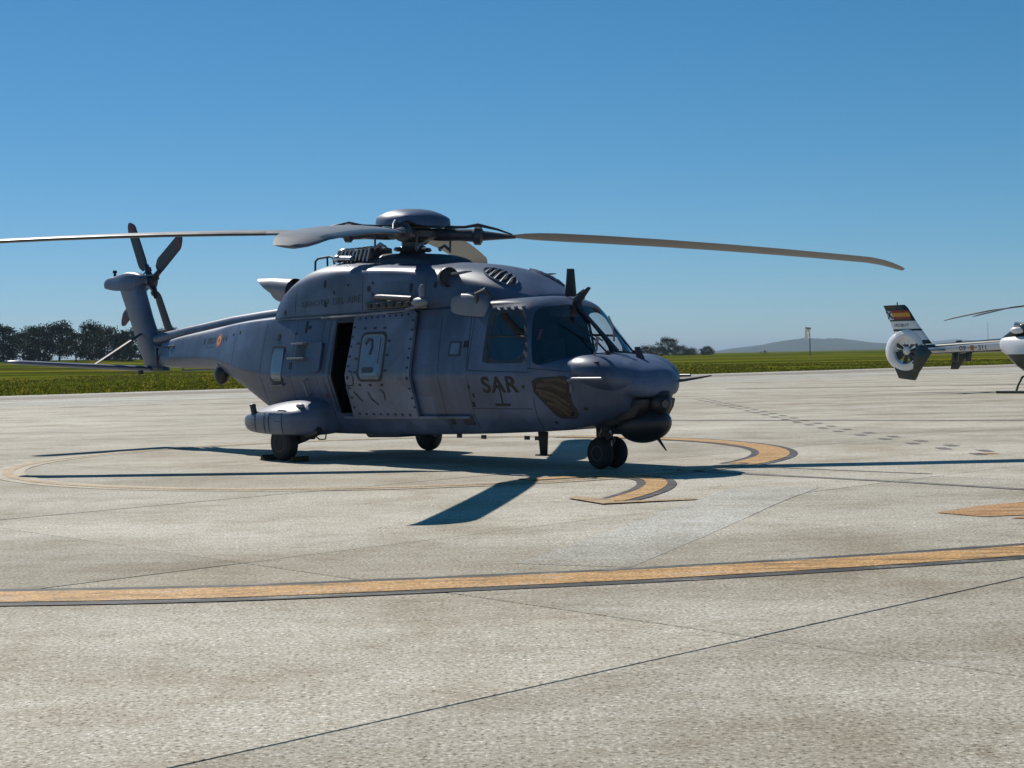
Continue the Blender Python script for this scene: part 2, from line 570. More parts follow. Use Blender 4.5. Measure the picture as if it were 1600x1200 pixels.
# concrete slabs with open joints (near part, as far as they can be told apart)
JA = Vector((0.728, 0.685))      # joint direction A
JB = Vector((-0.685, 0.728))     # joint direction B
J0 = Vector((1.40, 9.22))
SL = 5.4
joint = flat('joint_filler', [(-6, 1), (6, 1), (23, 58), (-23, 58)], -0.022, 'joint', apron)
half = SL / 2 - 0.007
sm = MB()
bev = 0.006
top = [(-half + bev, -half + bev), (half - bev, -half + bev), (half - bev, half - bev), (-half + bev, half - bev)]
mid_ = [(-half, -half), (half, -half), (half, half), (-half, half)]
sm.rings([[(x, y, -0.021) for x, y in mid_], [(x, y, -bev) for x, y in mid_], [(x, y, 0) for x, y in top]])
slab0 = None
ang = math.atan2(JA.y, JA.x)
for i in range(-14, 16):
    for j in range(-14, 16):
        c = J0 + JA * (SL * (i + 0.5)) + JB * (SL * (j + 0.5))
        if c.y < -1 or c.y > 66 or abs(c.x) > 0.36 * c.y + 8.5:
            continue
        if slab0 is None:
            slab0 = sm.build('concrete_slab', 'concrete', apron, smooth=False)
            o = slab0
        else:
            o = slab0.copy()
            col.objects.link(o)
        o.location = (c.x, c.y, random.Random(i * 31 + j).uniform(-0.0012, 0.0012))
        o.rotation_euler = (0, 0, ang)

def ribbon(name, pts, w, z, mat, parent=apron, off=0.0, closed=False, ends=None):
    """flat painted line along a polyline, w total width, off sideways"""
    P = [Vector(p) for p in pts]
    n = len(P)
    L_, R_ = [], []
    for i, p in enumerate(P):
        a = P[(i - 1) % n] if closed or i > 0 else p
        b = P[(i + 1) % n] if closed or i < n - 1 else p
        d = (b - a).normalized()
        nn = Vector((-d.y, d.x))
        L_.append(p + nn * (off + w / 2))
        R_.append(p + nn * (off - w / 2))
    vs = [(v.x, v.y, z) for v in L_ + R_]
    fs = [(i, (i + 1) % n, n + (i + 1) % n, n + i) for i in range(n if closed else n - 1)]
    mb = MB()
    mb.add(vs, fs)
    return mb.build(name, mat, parent, smooth=False)

def spline(pts, k=10):
    P = [Vector(p) for p in pts]
    out = []
    for i in range(len(P) - 1):
        p0, p1, p2, p3 = P[max(i - 1, 0)], P[i], P[i + 1], P[min(i + 2, len(P) - 1)]
        for j in range(k):
            t = j / k
            out.append(0.5 * ((2 * p1) + (p2 - p0) * t + (2 * p0 - 5 * p1 + 4 * p2 - p3) * t * t + (3 * p1 - p0 - 3 * p2 + p3) * t ** 3))
    out.append(P[-1])
    return out

ZB, ZY = 0.006, 0.010
# parking circle around the helicopter
RC, RR = Vector((-2.0, 26.95)), 6.42
circ = [RC + RR * Vector((math.cos(2 * PI * i / 128), math.sin(2 * PI * i / 128))) for i in range(128)]
def arc(a0, a1, n=90):
    return [RC + RR * Vector((math.cos(R(a0 + (a1 - a0) * i / n)), math.sin(R(a0 + (a1 - a0) * i / n)))) for i in range(n + 1)]
ribbon('parking_circle_border', arc(-32, 62), 0.76, ZB, 'markblack')
ribbon('parking_circle', arc(-32, 62), 0.50, ZY, 'yellow')
ribbon('faded_parking_circle', arc(61.5, 328.5, 200), 0.52, ZB, 'yellow_pale')
ribbon('faded_parking_circle', arc(61, 329, 200), 0.16, ZY, 'yellow_old')
# hook-shaped guide line leaving the circle
hook = spline([(0.15, 21.32), (0.9, 21.66), (1.45, 21.62), (1.82, 21.15), (1.86, 20.35), (1.70, 19.46), (1.42, 18.63), (1.12, 17.98)], 8)
ribbon('guide_line_border', hook, 0.52, ZB + 0.001, 'markblack')
ribbon('guide_line', hook, 0.28, ZY + 0.002, 'yellow')
flat('guide_mark', [(0.62, 18.42), (0.74, 18.62), (1.12, 18.12), (1.16, 17.72), (1.0, 17.58)], ZY + 0.006, 'yellow_old', apron)
flat('guide_mark', [(1.0, 17.60), (1.14, 17.85), (2.1, 18.06), (2.12, 17.94)], ZY + 0.004, 'yellow_old', apron)
# taxi line across the foreground
fore = spline([(-12, 12.6), (-8, 11.85), (-5.4, 11.55), (-3.79, 11.45), (-2.14, 11.44), (-0.51, 11.66), (1.44, 12.02), (4.18, 12.84), (7.5, 14.2), (12, 16.6)], 10)
ribbon('taxi_line_border', fore, 0.82, ZB, 'markblack')
ribbon('taxi_line', fore, 0.52, ZY, 'yellow')
# old repainted patches
flat('old_paint_patch', [(4.32, 15.96), (4.72, 16.36), (5.05, 16.62), (5.8, 17.0), (6.2, 16.4), (5.6, 15.9), (5.07, 15.56), (4.66, 15.50)], ZB, 'orange_old', apron)
flat('old_paint_patch', [(4.86, 15.28), (5.03, 15.43), (5.8, 15.5), (5.7, 15.1)], ZB, 'orange_old', apron)
flat('old_paint_patch', [(7.34, 24.85), (7.62, 24.80), (7.66, 24.52), (7.36, 24.55)], ZB, 'orange_old', apron)
ribbon('repair_strip', spline([(0.45, 12.55), (1.55, 15.2), (2.5, 17.6), (3.3, 19.4)], 8), 1.0, 0.003, 'concrete_pale')
# sealed long cracks
ribbon('sealed_crack', [(2.2, 22.75), (3.4, 21.42), (4.85, 19.85), (6.0, 18.38), (9, 15.2)], 0.16, ZB, 'tyremark')
ribbon('sealed_crack', [(3.62, 22.83), (4.6, 21.85), (5.6, 20.9)], 0.07, ZB, 'tyremark')
ribbon('sealed_crack', [(-4, 43.6), (4.02, 39.4), (11.47, 35.5), (22, 30)], 0.38, ZB, 'tyremark')
ribbon('sealed_crack', [(-26, 62), (-14, 66), (-4, 69.5)], 0.35, ZB, 'tyremark')
ribbon('sealed_crack', [(10, 73.0), (18, 70.5), (30, 68)], 0.5, ZB - 0.012, 'tyremark')
# double row of dark dashes running to the horizon
dm = MB()
dm.add([(-0.09, -0.24, 0), (0.09, -0.24, 0), (0.09, 0.24, 0), (-0.09, 0.24, 0)], [(0, 1, 2, 3)])
dash0 = None
for i in range(22):
    t = i / 21
    y = 24.6 + i * 1.55
    x = 7.5 - 0.6 * min(1, (y - 24.5) / 8) + 0.0 * y
    for k in (0, 1):
        if dash0 is None:
            dash0 = dm.build('paint_dash', 'dash', apron, smooth=False)
            o = dash0
        else:
            o = dash0.copy()
            col.objects.link(o)
        o.location = (x + (0.17 if k else -0.17), y + (0.75 if k else 0), ZB)

# ------------------------------------------------------------------ military helicopter
HD = 0.8233
heli = empty('rescue_helicopter', (-1.6254, 26.5165, 0), -HD)
tag(heli, 'large dark grey military rescue helicopter marked SAR parked on the concrete apron', 'helicopter')

NOSE = [
    [(5.66, 0, 1.12), (5.65, .18, 1.13), (5.64, .26, 1.17), (5.63, .30, 1.25), (5.62, .28, 1.34), (5.61, .21, 1.40), (5.60, .14, 1.43), (5.60, .07, 1.44), (5.60, 0, 1.445)],
    [(5.50, 0, 1.06), (5.50, .32, 1.07), (5.49, .44, 1.12), (5.48, .50, 1.25), (5.46, .48, 1.37), (5.44, .40, 1.46), (5.42, .28, 1.51), (5.41, .14, 1.535), (5.41, 0, 1.54)],
    [(5.34, 0, 1.06), (5.34, .40, 1.07), (5.34, .53, 1.12), (5.34, .60, 1.27), (5.32, .58, 1.41), (5.30, .50, 1.52), (5.28, .36, 1.58), (5.27, .18, 1.60), (5.26, 0, 1.605)],
    [(5.28, 0, .86), (5.28, .36, .87), (5.28, .50, .95), (5.28, .62, 1.27), (5.26, .61, 1.42), (5.24, .53, 1.53), (5.22, .38, 1.60), (5.21, .19, 1.62), (5.20, 0, 1.625)],
    [(4.95, 0, .72), (4.95, .52, .73), (4.95, .68, .88), (4.95, .79, 1.30), (4.92, .78, 1.48), (4.92, .69, 1.61), (4.92, .48, 1.675), (4.91, .24, 1.695), (4.91, 0, 1.70)],
    [(4.60, 0, .64), (4.60, .64, .65), (4.60, .81, .86), (4.60, .93, 1.34), (4.52, .92, 1.53), (4.60, .78, 1.64), (4.66, .50, 1.685), (4.70, .24, 1.705), (4.72, 0, 1.71)],
]
W0 = [(4.30, 0, .60), (4.30, .76, .61), (4.28, .94, .84), (4.22, 1.05, 1.37), (4.14, 1.075, 1.56), (4.40, .80, 1.655), (4.54, .53, 1.69), (4.61, .27, 1.71), (4.65, 0, 1.72)]
W1 = [(4.05, 0, .575), (4.05, .83, .585), (4.05, 1.01, .82), (4.03, 1.13, 1.385), (4.02, 1.105, 1.60), (3.68, .79, 2.395), (3.76, .55, 2.435), (3.81, .28, 2.46), (3.83, 0, 2.47)]
W2 = [(3.85, 0, .56), (3.85, .85, .57), (3.90, 1.03, .81), (3.94, 1.165, 1.40), (3.96, 1.13, 1.60), (3.62, .825, 2.405), (3.60, .72, 2.53), (3.60, .40, 2.60), (3.60, 0, 2.63)]
W3 = [(3.02, 0, .52), (3.02, .87, .53), (3.02, 1.05, .80), (3.02, 1.23, 1.42), (3.02, 1.20, 1.60), (3.02, 1.00, 2.40), (3.02, .92, 2.55), (3.02, .5, 2.65), (3.02, 0, 2.67)]
def sec(x, zb, yb, low, ch, sill, top, sh, r1, r0):
    return [(x, 0, zb), (x, yb, zb + .01), (x, *low), (x, *ch), (x, *sill), (x, *top), (x, *sh), (x, *r1), (x, 0, r0)]
CAB = [
    sec(2.2, .49, .88, (1.05, .80), (1.26, 1.42), (1.23, 1.62), (1.08, 2.33), (1.03, 2.49), (.6, 2.57), 2.6),
    sec(1.0, .46, .88, (1.05, .80), (1.26, 1.42), (1.23, 1.62), (1.08, 2.33), (1.03, 2.49), (.6, 2.56), 2.58),
    sec(-0.73, .43, .88, (1.05, .80), (1.26, 1.42), (1.23, 1.62), (1.08, 2.33), (1.03, 2.49), (.6, 2.56), 2.58),
    sec(-1.7, .43, .87, (1.05, .80), (1.26, 1.42), (1.23, 1.62), (1.08, 2.33), (1.03, 2.49), (.6, 2.56), 2.58),
    sec(-2.5, .56, .84, (1.03, .90), (1.23, 1.44), (1.20, 1.64), (1.06, 2.32), (1.0, 2.48), (.58, 2.55), 2.57),
    sec(-3.5, .96, .77, (.97, 1.16), (1.10, 1.52), (1.08, 1.70), (.96, 2.29), (.88, 2.46), (.5, 2.53), 2.55),
    sec(-4.5, 1.36, .66, (.83, 1.47), (.93, 1.66), (.91, 1.79), (.80, 2.23), (.70, 2.42), (.4, 2.49), 2.51),
    sec(-5.3, 1.57, .48, (.63, 1.64), (.72, 1.78), (.70, 1.87), (.61, 2.18), (.52, 2.36), (.3, 2.43), 2.45),
    sec(-6.8, 1.60, .30, (.42, 1.66), (.48, 1.80), (.47, 1.88), (.40, 2.09), (.33, 2.25), (.2, 2.31), 2.32),
    sec(-8.45, 1.60, .17, (.24, 1.65), (.28, 1.76), (.275, 1.83), (.24, 1.97), (.20, 2.09), (.12, 2.14), 2.15),
]
STN = NOSE + [W0, W1, W2, W3] + CAB
iW0 = len(NOSE)
NPT = 9

def corner_verts(fs):
    """verts belonging to just one face of the patch"""
    cnt = {}
    for f in fs:
        for v in f.verts: cnt[v] = cnt.get(v, 0) + 1
    return [v for v, c in cnt.items() if c == 1]

def build_hull():
    bm = bmesh.new()
    cr = bm.edges.layers.float.new('crease_edge')
    cv = bm.verts.layers.float.new('crease_vert')
    gid = bm.faces.layers.int.new('gid')
    grid = []
    for st in STN:
        row = {}
        for k, (x, y, z) in enumerate(st):
            row[(k, -1)] = bm.verts.new((x, -y, z))
            if k in (0, NPT - 1):
                row[(k, 1)] = row[(k, -1)]
            else:
                row[(k, 1)] = bm.verts.new((x, y, z))
        grid.append(row)
    panes = {1: [], 2: [], 3: [], 4: []}
    hole = []
    for i in range(len(STN) - 1):
        for k in range(NPT - 1):
            for sd in (-1, 1):
                f = bm.faces.new((grid[i][(k, sd)], grid[i][(k + 1, sd)], grid[i + 1][(k + 1, sd)], grid[i + 1][(k, sd)]))
                if i == iW0 and 4 <= k <= 7:
                    panes[1 if sd < 0 else 2].append(f)
                if i == iW0 + 2 and k == 4:
                    panes[3 if sd < 0 else 4].append(f)
                if i == iW0 + 5 and 2 <= k <= 4 and sd < 0:
                    hole.append(f)
    def ring(i):
        return [grid[i][(k, -1)] for k in range(NPT)] + [grid[i][(k, 1)] for k in range(NPT - 2, 0, -1)]
    bm.faces.new(ring(0))
    bm.faces.new(list(reversed(ring(len(STN) - 1))))
    bm.edges.ensure_lookup_table()
    def crease(i0, i1, k, v):
        for i in range(i0, i1):
            for sd in (-1, 1):
                e = bm.edges.get((grid[i][(k, sd)], grid[i + 1][(k, sd)]))
                if e: e[cr] = v
    n = len(STN) - 1
    crease(iW0 + 1, n - 3, 3, 0.8)
    crease(4, n - 2, 1, 0.65)
    crease(iW0 + 1, n - 2, 2, 0.35)
    crease(iW0 + 2, n - 2, 6, 0.45)
    for i, v in ((2, 0.9), (3, 0.9)):
        for k in range(0, 3):
            for sd in (-1, 1):
                e = bm.edges.get((grid[i][(k, sd)], grid[i][(k + 1, sd)]))
                if e: e[cr] = v
    for g, fs in panes.items():
        es = set(e for f in fs for e in f.edges)
        bd = [e for e in es if sum(1 for f in e.link_faces if f in fs) == 1]
        for e in bd: e[cr] = max(e[cr], 0.92)
        cs = corner_verts(fs)
        for v in cs: v[cv] = 0.95
        for f in fs: f[gid] = g
        r = bmesh.ops.inset_region(bm, faces=fs, thickness=0.022 if g < 3 else 0.028, depth=-0.006, use_even_offset=True, use_boundary=True)
        for f in r['faces']: f[gid] = 10
        es = set(e for f in fs for e in f.edges)
        for e in es:
            if sum(1 for f in e.link_faces if f in fs) == 1: e[cr] = 0.97
        for v in corner_verts(fs): v[cv] = 0.97
    es = set(e for f in hole for e in f.edges)
    bd = [e for e in es if sum(1 for f in e.link_faces if f in hole) == 1]
    for e in bd: e[cr] = 1.0
    for v in corner_verts(hole): v[cv] = 1.0
    for f in hole: f[gid] = 20
    bmesh.ops.recalc_face_normals(bm, faces=bm.faces)
    for f in bm.faces: f.material_index = f[gid]
    me = bpy.data.meshes.new('cage')
    bm.to_mesh(me)
    bm.free()
    for _ in range(21): me.materials.append(None)
    o = bpy.data.objects.new('cage', me)
    col.objects.link(o)
    md = o.modifiers.new('s', 'SUBSURF')
    md.levels = md.render_levels = 3
    dg = bpy.context.evaluated_depsgraph_get()
    dg.update()
    ev = bpy.data.meshes.new_from_object(o.evaluated_get(dg))
    bpy.data.objects.remove(o)
    return ev

def submesh(me, pred, name):
    vs = [v.co.copy() for v in me.vertices]
    fs = [tuple(p.vertices) for p in me.polygons if pred(p)]
    used = sorted(set(i for f in fs for i in f))
    mp = {u: i for i, u in enumerate(used)}
    m2 = bpy.data.meshes.new(name)
    m2.from_pydata([vs[u] for u in used], [], [tuple(mp[i] for i in f) for f in fs])
    m2.update()
    return m2

hull_me = build_hull()
fus = link('fuselage', submesh(hull_me, lambda p: p.material_index in (0,), 'fuselage'), 'paint', heli, angle=40)
for g, nm in ((1, 'windscreen_pane'), (2, 'windscreen_pane'), (3, 'cockpit_door_window'), (4, 'cockpit_door_window')):
    link(nm, submesh(hull_me, lambda p: p.material_index == g, nm), 'glass', heli, angle=60)
link('window_frame', submesh(hull_me, lambda p: p.material_index == 10, 'window_frame'), 'paint_dark', heli, angle=40)
# inner lining: the same skin, 35 mm further in
lin = submesh(hull_me, lambda p: p.material_index == 0 and -2.4 < p.center.x < 4.9, 'cabin_lining')
nv = [v.normal.copy() for v in lin.vertices]
for v, n_ in zip(lin.vertices, nv):
    v.co = v.co - n_ * 0.035
link('cabin_lining', lin, 'interior', heli, angle=50)
bvh_hull = BVHTree.FromPolygons([v.co for v in hull_me.vertices], [tuple(p.vertices) for p in hull_me.polygons])

# engine and gearbox cowling
def csec(x, *p):
    return [(x, y, z) for y, z in p]
COWL = [
    csec(3.52, (.42, 2.50), (.40, 2.54), (.34, 2.575), (.25, 2.60), (.13, 2.615), (0, 2.62)),
    csec(3.30, (.66, 2.46), (.64, 2.54), (.57, 2.635), (.42, 2.70), (.22, 2.735), (0, 2.745)),
    csec(2.80, (.88, 2.42), (.86, 2.60), (.77, 2.81), (.58, 2.96), (.31, 3.03), (0, 3.05)),
    csec(2.00, (1.00, 2.42), (.97, 2.70), (.88, 2.95), (.68, 3.11), (.37, 3.19), (0, 3.21)),
    csec(1.00, (1.06, 2.42), (1.05, 2.84), (1.02, 3.10), (.94, 3.175), (.50, 3.23), (0, 3.30)),
    csec(0.00, (1.08, 2.42), (1.065, 2.88), (1.04, 3.15), (.96, 3.225), (.53, 3.30), (0, 3.38)),
    csec(-1.00, (1.08, 2.42), (1.065, 2.88), (1.03, 3.17), (.93, 3.29), (.52, 3.41), (0, 3.48)),
    csec(-1.80, (1.07, 2.42), (1.05, 2.84), (.98, 3.09), (.84, 3.26), (.47, 3.40), (0, 3.45)),
    csec(-2.35, (1.05, 2.42), (1.02, 2.76), (.93, 2.97), (.77, 3.12), (.43, 3.24), (0, 3.28)),
    csec(-2.72, (1.00, 2.42), (.95, 2.66), (.85, 2.82), (.69, 2.94), (.38, 3.03), (0, 3.07)),
    csec(-3.02, (.82, 2.42), (.77, 2.55), (.68, 2.65), (.52, 2.72), (.28, 2.77), (0, 2.79)),
]
def loft_sub(stations, name, creases=(), lev=2, cap=True):
    bm = bmesh.new()
    cr = bm.edges.layers.float.new('crease_edge')
    n = len(stations[0])
    g = []
    for st in stations:
        L_ = [bm.verts.new((x, -y, z)) for x, y, z in st]
        R_ = [bm.verts.new((x, y, z)) if y > 1e-6 else L_[k] for k, (x, y, z) in enumerate(st)]
        g.append((L_, R_))
    for i in range(len(g) - 1):
        for k in range(n - 1):
            for s_ in (0, 1):
                bm.faces.new((g[i][s_][k], g[i][s_][k + 1], g[i + 1][s_][k + 1], g[i + 1][s_][k]))
    if cap:
        for i in (0, -1):
            r = g[i][0] + list(reversed(g[i][1]))[1:]
            r = list(dict.fromkeys(r))
            bm.faces.new(r)
    for k, v in creases:
        for i in range(len(g) - 1):
            for s_ in (0, 1):
                e = bm.edges.get((g[i][s_][k], g[i + 1][s_][k]))
                if e: e[cr] = v
    bmesh.ops.recalc_face_normals(bm, faces=bm.faces)
    me = bpy.data.meshes.new(name)
    bm.to_mesh(me)
    bm.free()
    return subsurf(me, lev)

def subsurf(me, lev=2):
    o = bpy.data.objects.new('tmp', me)
    col.objects.link(o)
    md = o.modifiers.new('s', 'SUBSURF')
    md.levels = md.render_levels = lev
    dg = bpy.context.evaluated_depsgraph_get()
    dg.update()
    ev = bpy.data.meshes.new_from_object(o.evaluated_get(dg))
    bpy.data.objects.remove(o)
    return ev

cowl_me = loft_sub(COWL, 'engine_cowling', creases=((2, .35), (3, .2)), lev=3)
cowl = link('engine_cowling', cowl_me, 'paint', heli, angle=50)
bvh_cowl = BVHTree.FromPolygons([v.co for v in cowl_me.vertices], [tuple(p.vertices) for p in cowl_me.polygons])

def hit(x, z, side=-1):
    """outermost skin point at (x, z) seen from that side"""
    best = None
    for t in (bvh_hull, bvh_cowl):
        loc, n_, i_, d_ = t.ray_cast(Vector((x, 5 * side, z)), Vector((0, -side, 0)))
        if loc is not None and (best is None or d_ < best[2]):
            if n_.y * side < 0: n_ = -n_
            best = (loc, n_, d_)
    return best

def skin(x, z, off=0.004, side=-1):
    h = hit(x, z, side)
    if h is None:
        return Vector((x, side * 0.9, z))
    return h[0] + h[1] * off

def patch(name, poly, mat, parent=None, off=0.006, side=-1, depth=0.02, div=0.12, border=None):
    """panel lying on the skin: polygon in (x, z), given thickness and real relief"""
    bm = bmesh.new()
    vs = [bm.verts.new((x, 0, z)) for x, z in poly]
    f = bm.faces.new(vs)
    bmesh.ops.triangulate(bm, faces=[f])
    for _ in range(6):
        es = [e for e in bm.edges if e.calc_length() > div]
        if not es: break
        bmesh.ops.subdivide_edges(bm, edges=es, cuts=1)
        bmesh.ops.triangulate(bm, faces=bm.faces)
    base = [v.co.copy() for v in bm.verts]
    for v, b_ in zip(bm.verts, base):
        v.co = skin(b_.x, b_.z, off, side)
    geom = bmesh.ops.extrude_face_region(bm, geom=list(bm.faces))
    for v in [g_ for g_ in geom['geom'] if isinstance(g_, bmesh.types.BMVert)]:
        v.co.y -= side * (depth + off)
    bmesh.ops.recalc_face_normals(bm, faces=bm.faces)
    me = bpy.data.meshes.new(name)
    bm.to_mesh(me)
    bm.free()
    return link(name, me, mat, parent or fus, angle=30)

def seam(name, pts, w=0.014, mat='seam', parent=None, off=0.002, side=-1, closed=False):
    """thin line lying on the skin, (x, z) points"""
    P = [Vector(p) for p in pts]
    if closed: P.append(P[0])
    Q = []
    for i in range(len(P) - 1):
        k = max(1, int((P[i + 1] - P[i]).length / 0.08))
        Q += [P[i].lerp(P[i + 1], j / k) for j in range(k)]
    Q.append(P[-1])
    vs, n = [], len(Q)
    for i, p in enumerate(Q):
        d = (Q[min(i + 1, n - 1)] - Q[max(i - 1, 0)])
        if closed and i in (0, n - 1):
            d = Q[1] - Q[-2]
        d.normalize()
        nn = Vector((-d.y, d.x))
        for s_ in (1, -1):
            q = p + nn * s_ * w / 2
            vs.append(skin(q.x, q.y, off, side))
    mb = MB()
    mb.add(vs, [(2 * i, 2 * i + 1, 2 * i + 3, 2 * i + 2) for i in range(n - 1)])
    return mb.build(name, mat, parent or fus)

def text_me(body, size, bold=0.0, spacing=1.0):
    c = bpy.data.curves.new('t', 'FONT')
    c.body = body
    c.size = size
    c.offset = bold
    c.space_character = spacing
    c.resolution_u = 6
    o = bpy.data.objects.new('t', c)
    col.objects.link(o)
    dg = bpy.context.evaluated_depsgraph_get()
    dg.update()
    me = bpy.data.meshes.new_from_object(o.evaluated_get(dg))
    bpy.data.objects.remove(o)
    return me

def text_on_skin(name, body, x0, z0, x1, z1, height, mat, bold=0.0, side=-1, off=0.004, parent=None, spacing=1.0):
    """lettering from (x0,z0) baseline start to (x1,z1) baseline end"""
    me = text_me(body, 1.0, bold, spacing)
    bm = bmesh.new()
    bm.from_mesh(me)
    bmesh.ops.triangulate(bm, faces=bm.faces)
    xs = [v.co.x for v in bm.verts]
    ys = [v.co.y for v in bm.verts]
    a, b, c_, d = min(xs), max(xs), min(ys), max(ys)
    for v in bm.verts:
        t = (v.co.x - a) / (b - a)
        h = (v.co.y - c_) / (d - c_) * height
        v.co = skin(x0 + (x1 - x0) * t, z0 + (z1 - z0) * t + h, off, side)
    me2 = bpy.data.meshes.new(name)
    bm.to_mesh(me2)
    bm.free()
    return link(name, me2, mat, parent or fus, smooth=False)

def rrect(x0, z0, x1, z1, r, n=5, skew=0.0):
    out = []
    for cx, cz, a0 in ((x1 - r, z1 - r, 0), (x0 + r, z1 - r, 90), (x0 + r, z0 + r, 180), (x1 - r, z0 + r, 270)):
        for i in range(n + 1):
            a = R(a0 + 90 * i / n)
            z = cz + r * math.sin(a)
            out.append((cx + r * math.cos(a) + skew * (z - z0), z))
    return out

# ---- door opening, sliding door
def box_part(name, c, size, mat, parent=heli, bevel=0.01, rot=None):
    return MB().box(c, size, rot).build(name, mat, parent, bevel=bevel)

box_part('cabin_floor', (1.3, 0, .76), (5.2, 1.9, .05), 'interior')
box_part('cockpit_bulkhead', (2.45, 0, 1.6), (.05, 2.0, 1.7), 'interior')
box_part('cabin_rear_wall', (-2.2, 0, 1.6), (.05, 2.0, 1.7), 'interior')
for y in (-.35, .35):
    MB().box((-1.55, y, 1.1), (.45, .5, .1)).box((-1.8, y, 1.55), (.1, .5, .85)).build('cabin_seat', 'seat', heli, bevel=.03)

door_pts = [(-0.30, .79), (-0.27, 1.28), (-0.19, 1.38), (-0.18, 2.36), (-0.14, 2.40), (1.36, 2.44), (1.42, 2.40), (1.44, 1.42), (1.40, .82), (1.36, .77)]
door = patch('sliding_door', door_pts, 'paint_door', heli, off=0.075, depth=-0.025, div=0.1)
# window of the sliding door: frame, pane and small lower hatch
def patch_ring(name, outer, inner, mat, parent, off, depth=0.012, side=-1):
    n = len(outer)
    a = [skin(x, z, off, side) for x, z in outer]
    b = [skin(x, z, off, side) for x, z in inner]
    dv = Vector((0, -side * depth, 0))
    mb = MB()
    mb.rings([[v + dv for v in a], a, b, [v + dv for v in b]], False, False)
    return mb.build(name, mat, parent, angle=30)
wo_, wi_ = rrect(.09, 1.36, .77, 2.13, .12), rrect(.13, 1.40, .73, 2.09, .10)
patch_ring('door_window_frame', wo_, wi_, 'seam', door, .083)
patch('door_window', rrect(.125, 1.395, .735, 2.095, .10), 'paint_light', door, off=.078, depth=-.06)
M['winrefl'] = plain('cabin_window_acrylic', (0.10, 0.12, 0.17), 0.12, coat=0.6, spec=0.8)
patch('window_pane', rrect(.17, 1.44, .69, 2.05, .08), 'winrefl', door, off=.082, depth=-.06)
patch('window_hatch', rrect(.22, 1.47, .52, 1.56, .044), 'paint_dark', door, off=.088, depth=-.07)
seam('window_handle', [(.25, 1.93), (.31, 2.01), (.40, 2.0), (.43, 1.88), (.38, 1.76)], .05, 'seam', door, off=.092)
seam('window_latch', [(.61, 2.02), (.61, 1.62)], .03, 'paint_light', door, off=.092)
# fasteners around door edge and window
rv = 0
for (a, b, n) in (((-.20, .86), (-.13, 2.3), 9), ((1.38, .88), (1.38, 2.36), 10), ((-.2, .83), (1.3, .83), 8), ((-.10, 2.35), (1.3, 2.385), 9)):
    for i in range(n):
        t = (i + .5) / n
        x, z = a[0] + (b[0] - a[0]) * t, a[1] + (b[1] - a[1]) * t
        patch('door_fastener', [(x - .020, z - .016), (x + .020, z - .016), (x + .020, z + .016), (x - .020, z + .016)], 'seam', door, off=.085, depth=-.065, div=1)
for (x, z) in [(.16, 2.19), (.42, 2.19), (.68, 2.19), (.12, 1.31), (.4, 1.31), (.7, 1.31), (.03, 1.95), (.03, 1.7), (.03, 1.48), (.83, 1.98), (.83, 1.75), (.83, 1.5)]:
    patch('window_fastener', [(x - .030, z - .018), (x + .030, z - .018), (x + .030, z + .018), (x - .030, z + .018)], 'seam', door, off=.085, depth=-.065, div=1)
for pts in ([(-.22, 1.30), (-.06, 1.30), (-.01, 1.40), (-.06, 1.49), (-.15, 1.50)], [(-.1, 1.2), (.08, 1.03)], [(.28, 1.2), (.33, 1.08), (.48, .98)], [(.62, 1.24), (.7, 1.18), (.68, 1.06)]):
    seam('door_hose_mark', pts, .022, 'seam', door, off=.083)
# door rails
for (x0, z0, x1, z1, y) in ((-1.15, 2.415, 1.6, 2.475, .05), (-.6, .755, 2.6, .80, .05)):
    a, b = skin(x0, z0, y), skin(x1, z1, y)
    mb = MB()
    k = 14
    pts = [skin(x0 + (x1 - x0) * i / k, z0 + (z1 - z0) * i / k, y) for i in range(k + 1)]
    mb.tube(pts, .022, 6)
    mb.build('door_rail', 'paint_light', fus)
seam('door_jamb', [(-.78, .84), (-.80, 1.40), (-.75, 2.36), (-.2, 2.36)], .05, 'paint_dark', fus, off=.006)
seam('door_jamb', [(-.90, .78), (-.94, 1.40), (-.90, 2.40)], .016, 'seam', fus)

# ---- other panels on the starboard skin
patch('rear_cabin_window', rrect(-2.58, 1.36, -2.22, 1.93, .05), 'winrefl', fus, off=.008)
patch_ring('rear_window_frame', rrect(-2.62, 1.32, -2.18, 1.97, .07), rrect(-2.575, 1.365, -2.225, 1.925, .05), 'seam', fus, .012)
M['chinglass'] = plain('dark_chin_glass', (0.012, 0.012, 0.016), 0.15, spec=0.35)
for sd in (-1, 1):
    chin = [(4.02, 1.33), (4.10, 1.38), (4.52, 1.40), (4.60, 1.34), (4.62, .84), (4.56, .78), (4.36, .78), (4.28, .84), (4.03, 1.16)]
    cx = sum(p[0] for p in chin) / len(chin)
    cz = sum(p[1] for p in chin) / len(chin)
    inner = [(cx + (x - cx) * .88, cz + (z - cz) * .90) for x, z in chin]
    cw = patch('chin_window', inner, 'chinglass', fus, off=.006, side=sd, div=.08)
    patch_ring('chin_window_frame', chin, inner, 'seam', fus, .014, side=sd)
    for k, (p, q) in enumerate((((4.08, 1.27), (4.52, 1.18)), ((4.07, 1.20), (4.54, .98)), ((4.10, 1.14), (4.54, .88)), ((4.20, 1.02), (4.50, .82)), ((4.2, 1.33), (4.55, 1.30)))):
        seam('folded_cover', [p, ((p[0] + q[0]) / 2, (p[1] + q[1]) / 2 + .05), q], .055, 'mesh_bronze', cw, off=.010 + .001 * k, side=sd)
text_on_skin('lettering_sar', 'SAR', 3.0, 1.155, 3.76, 1.165, .25, 'letter', bold=.03, spacing=1.10)
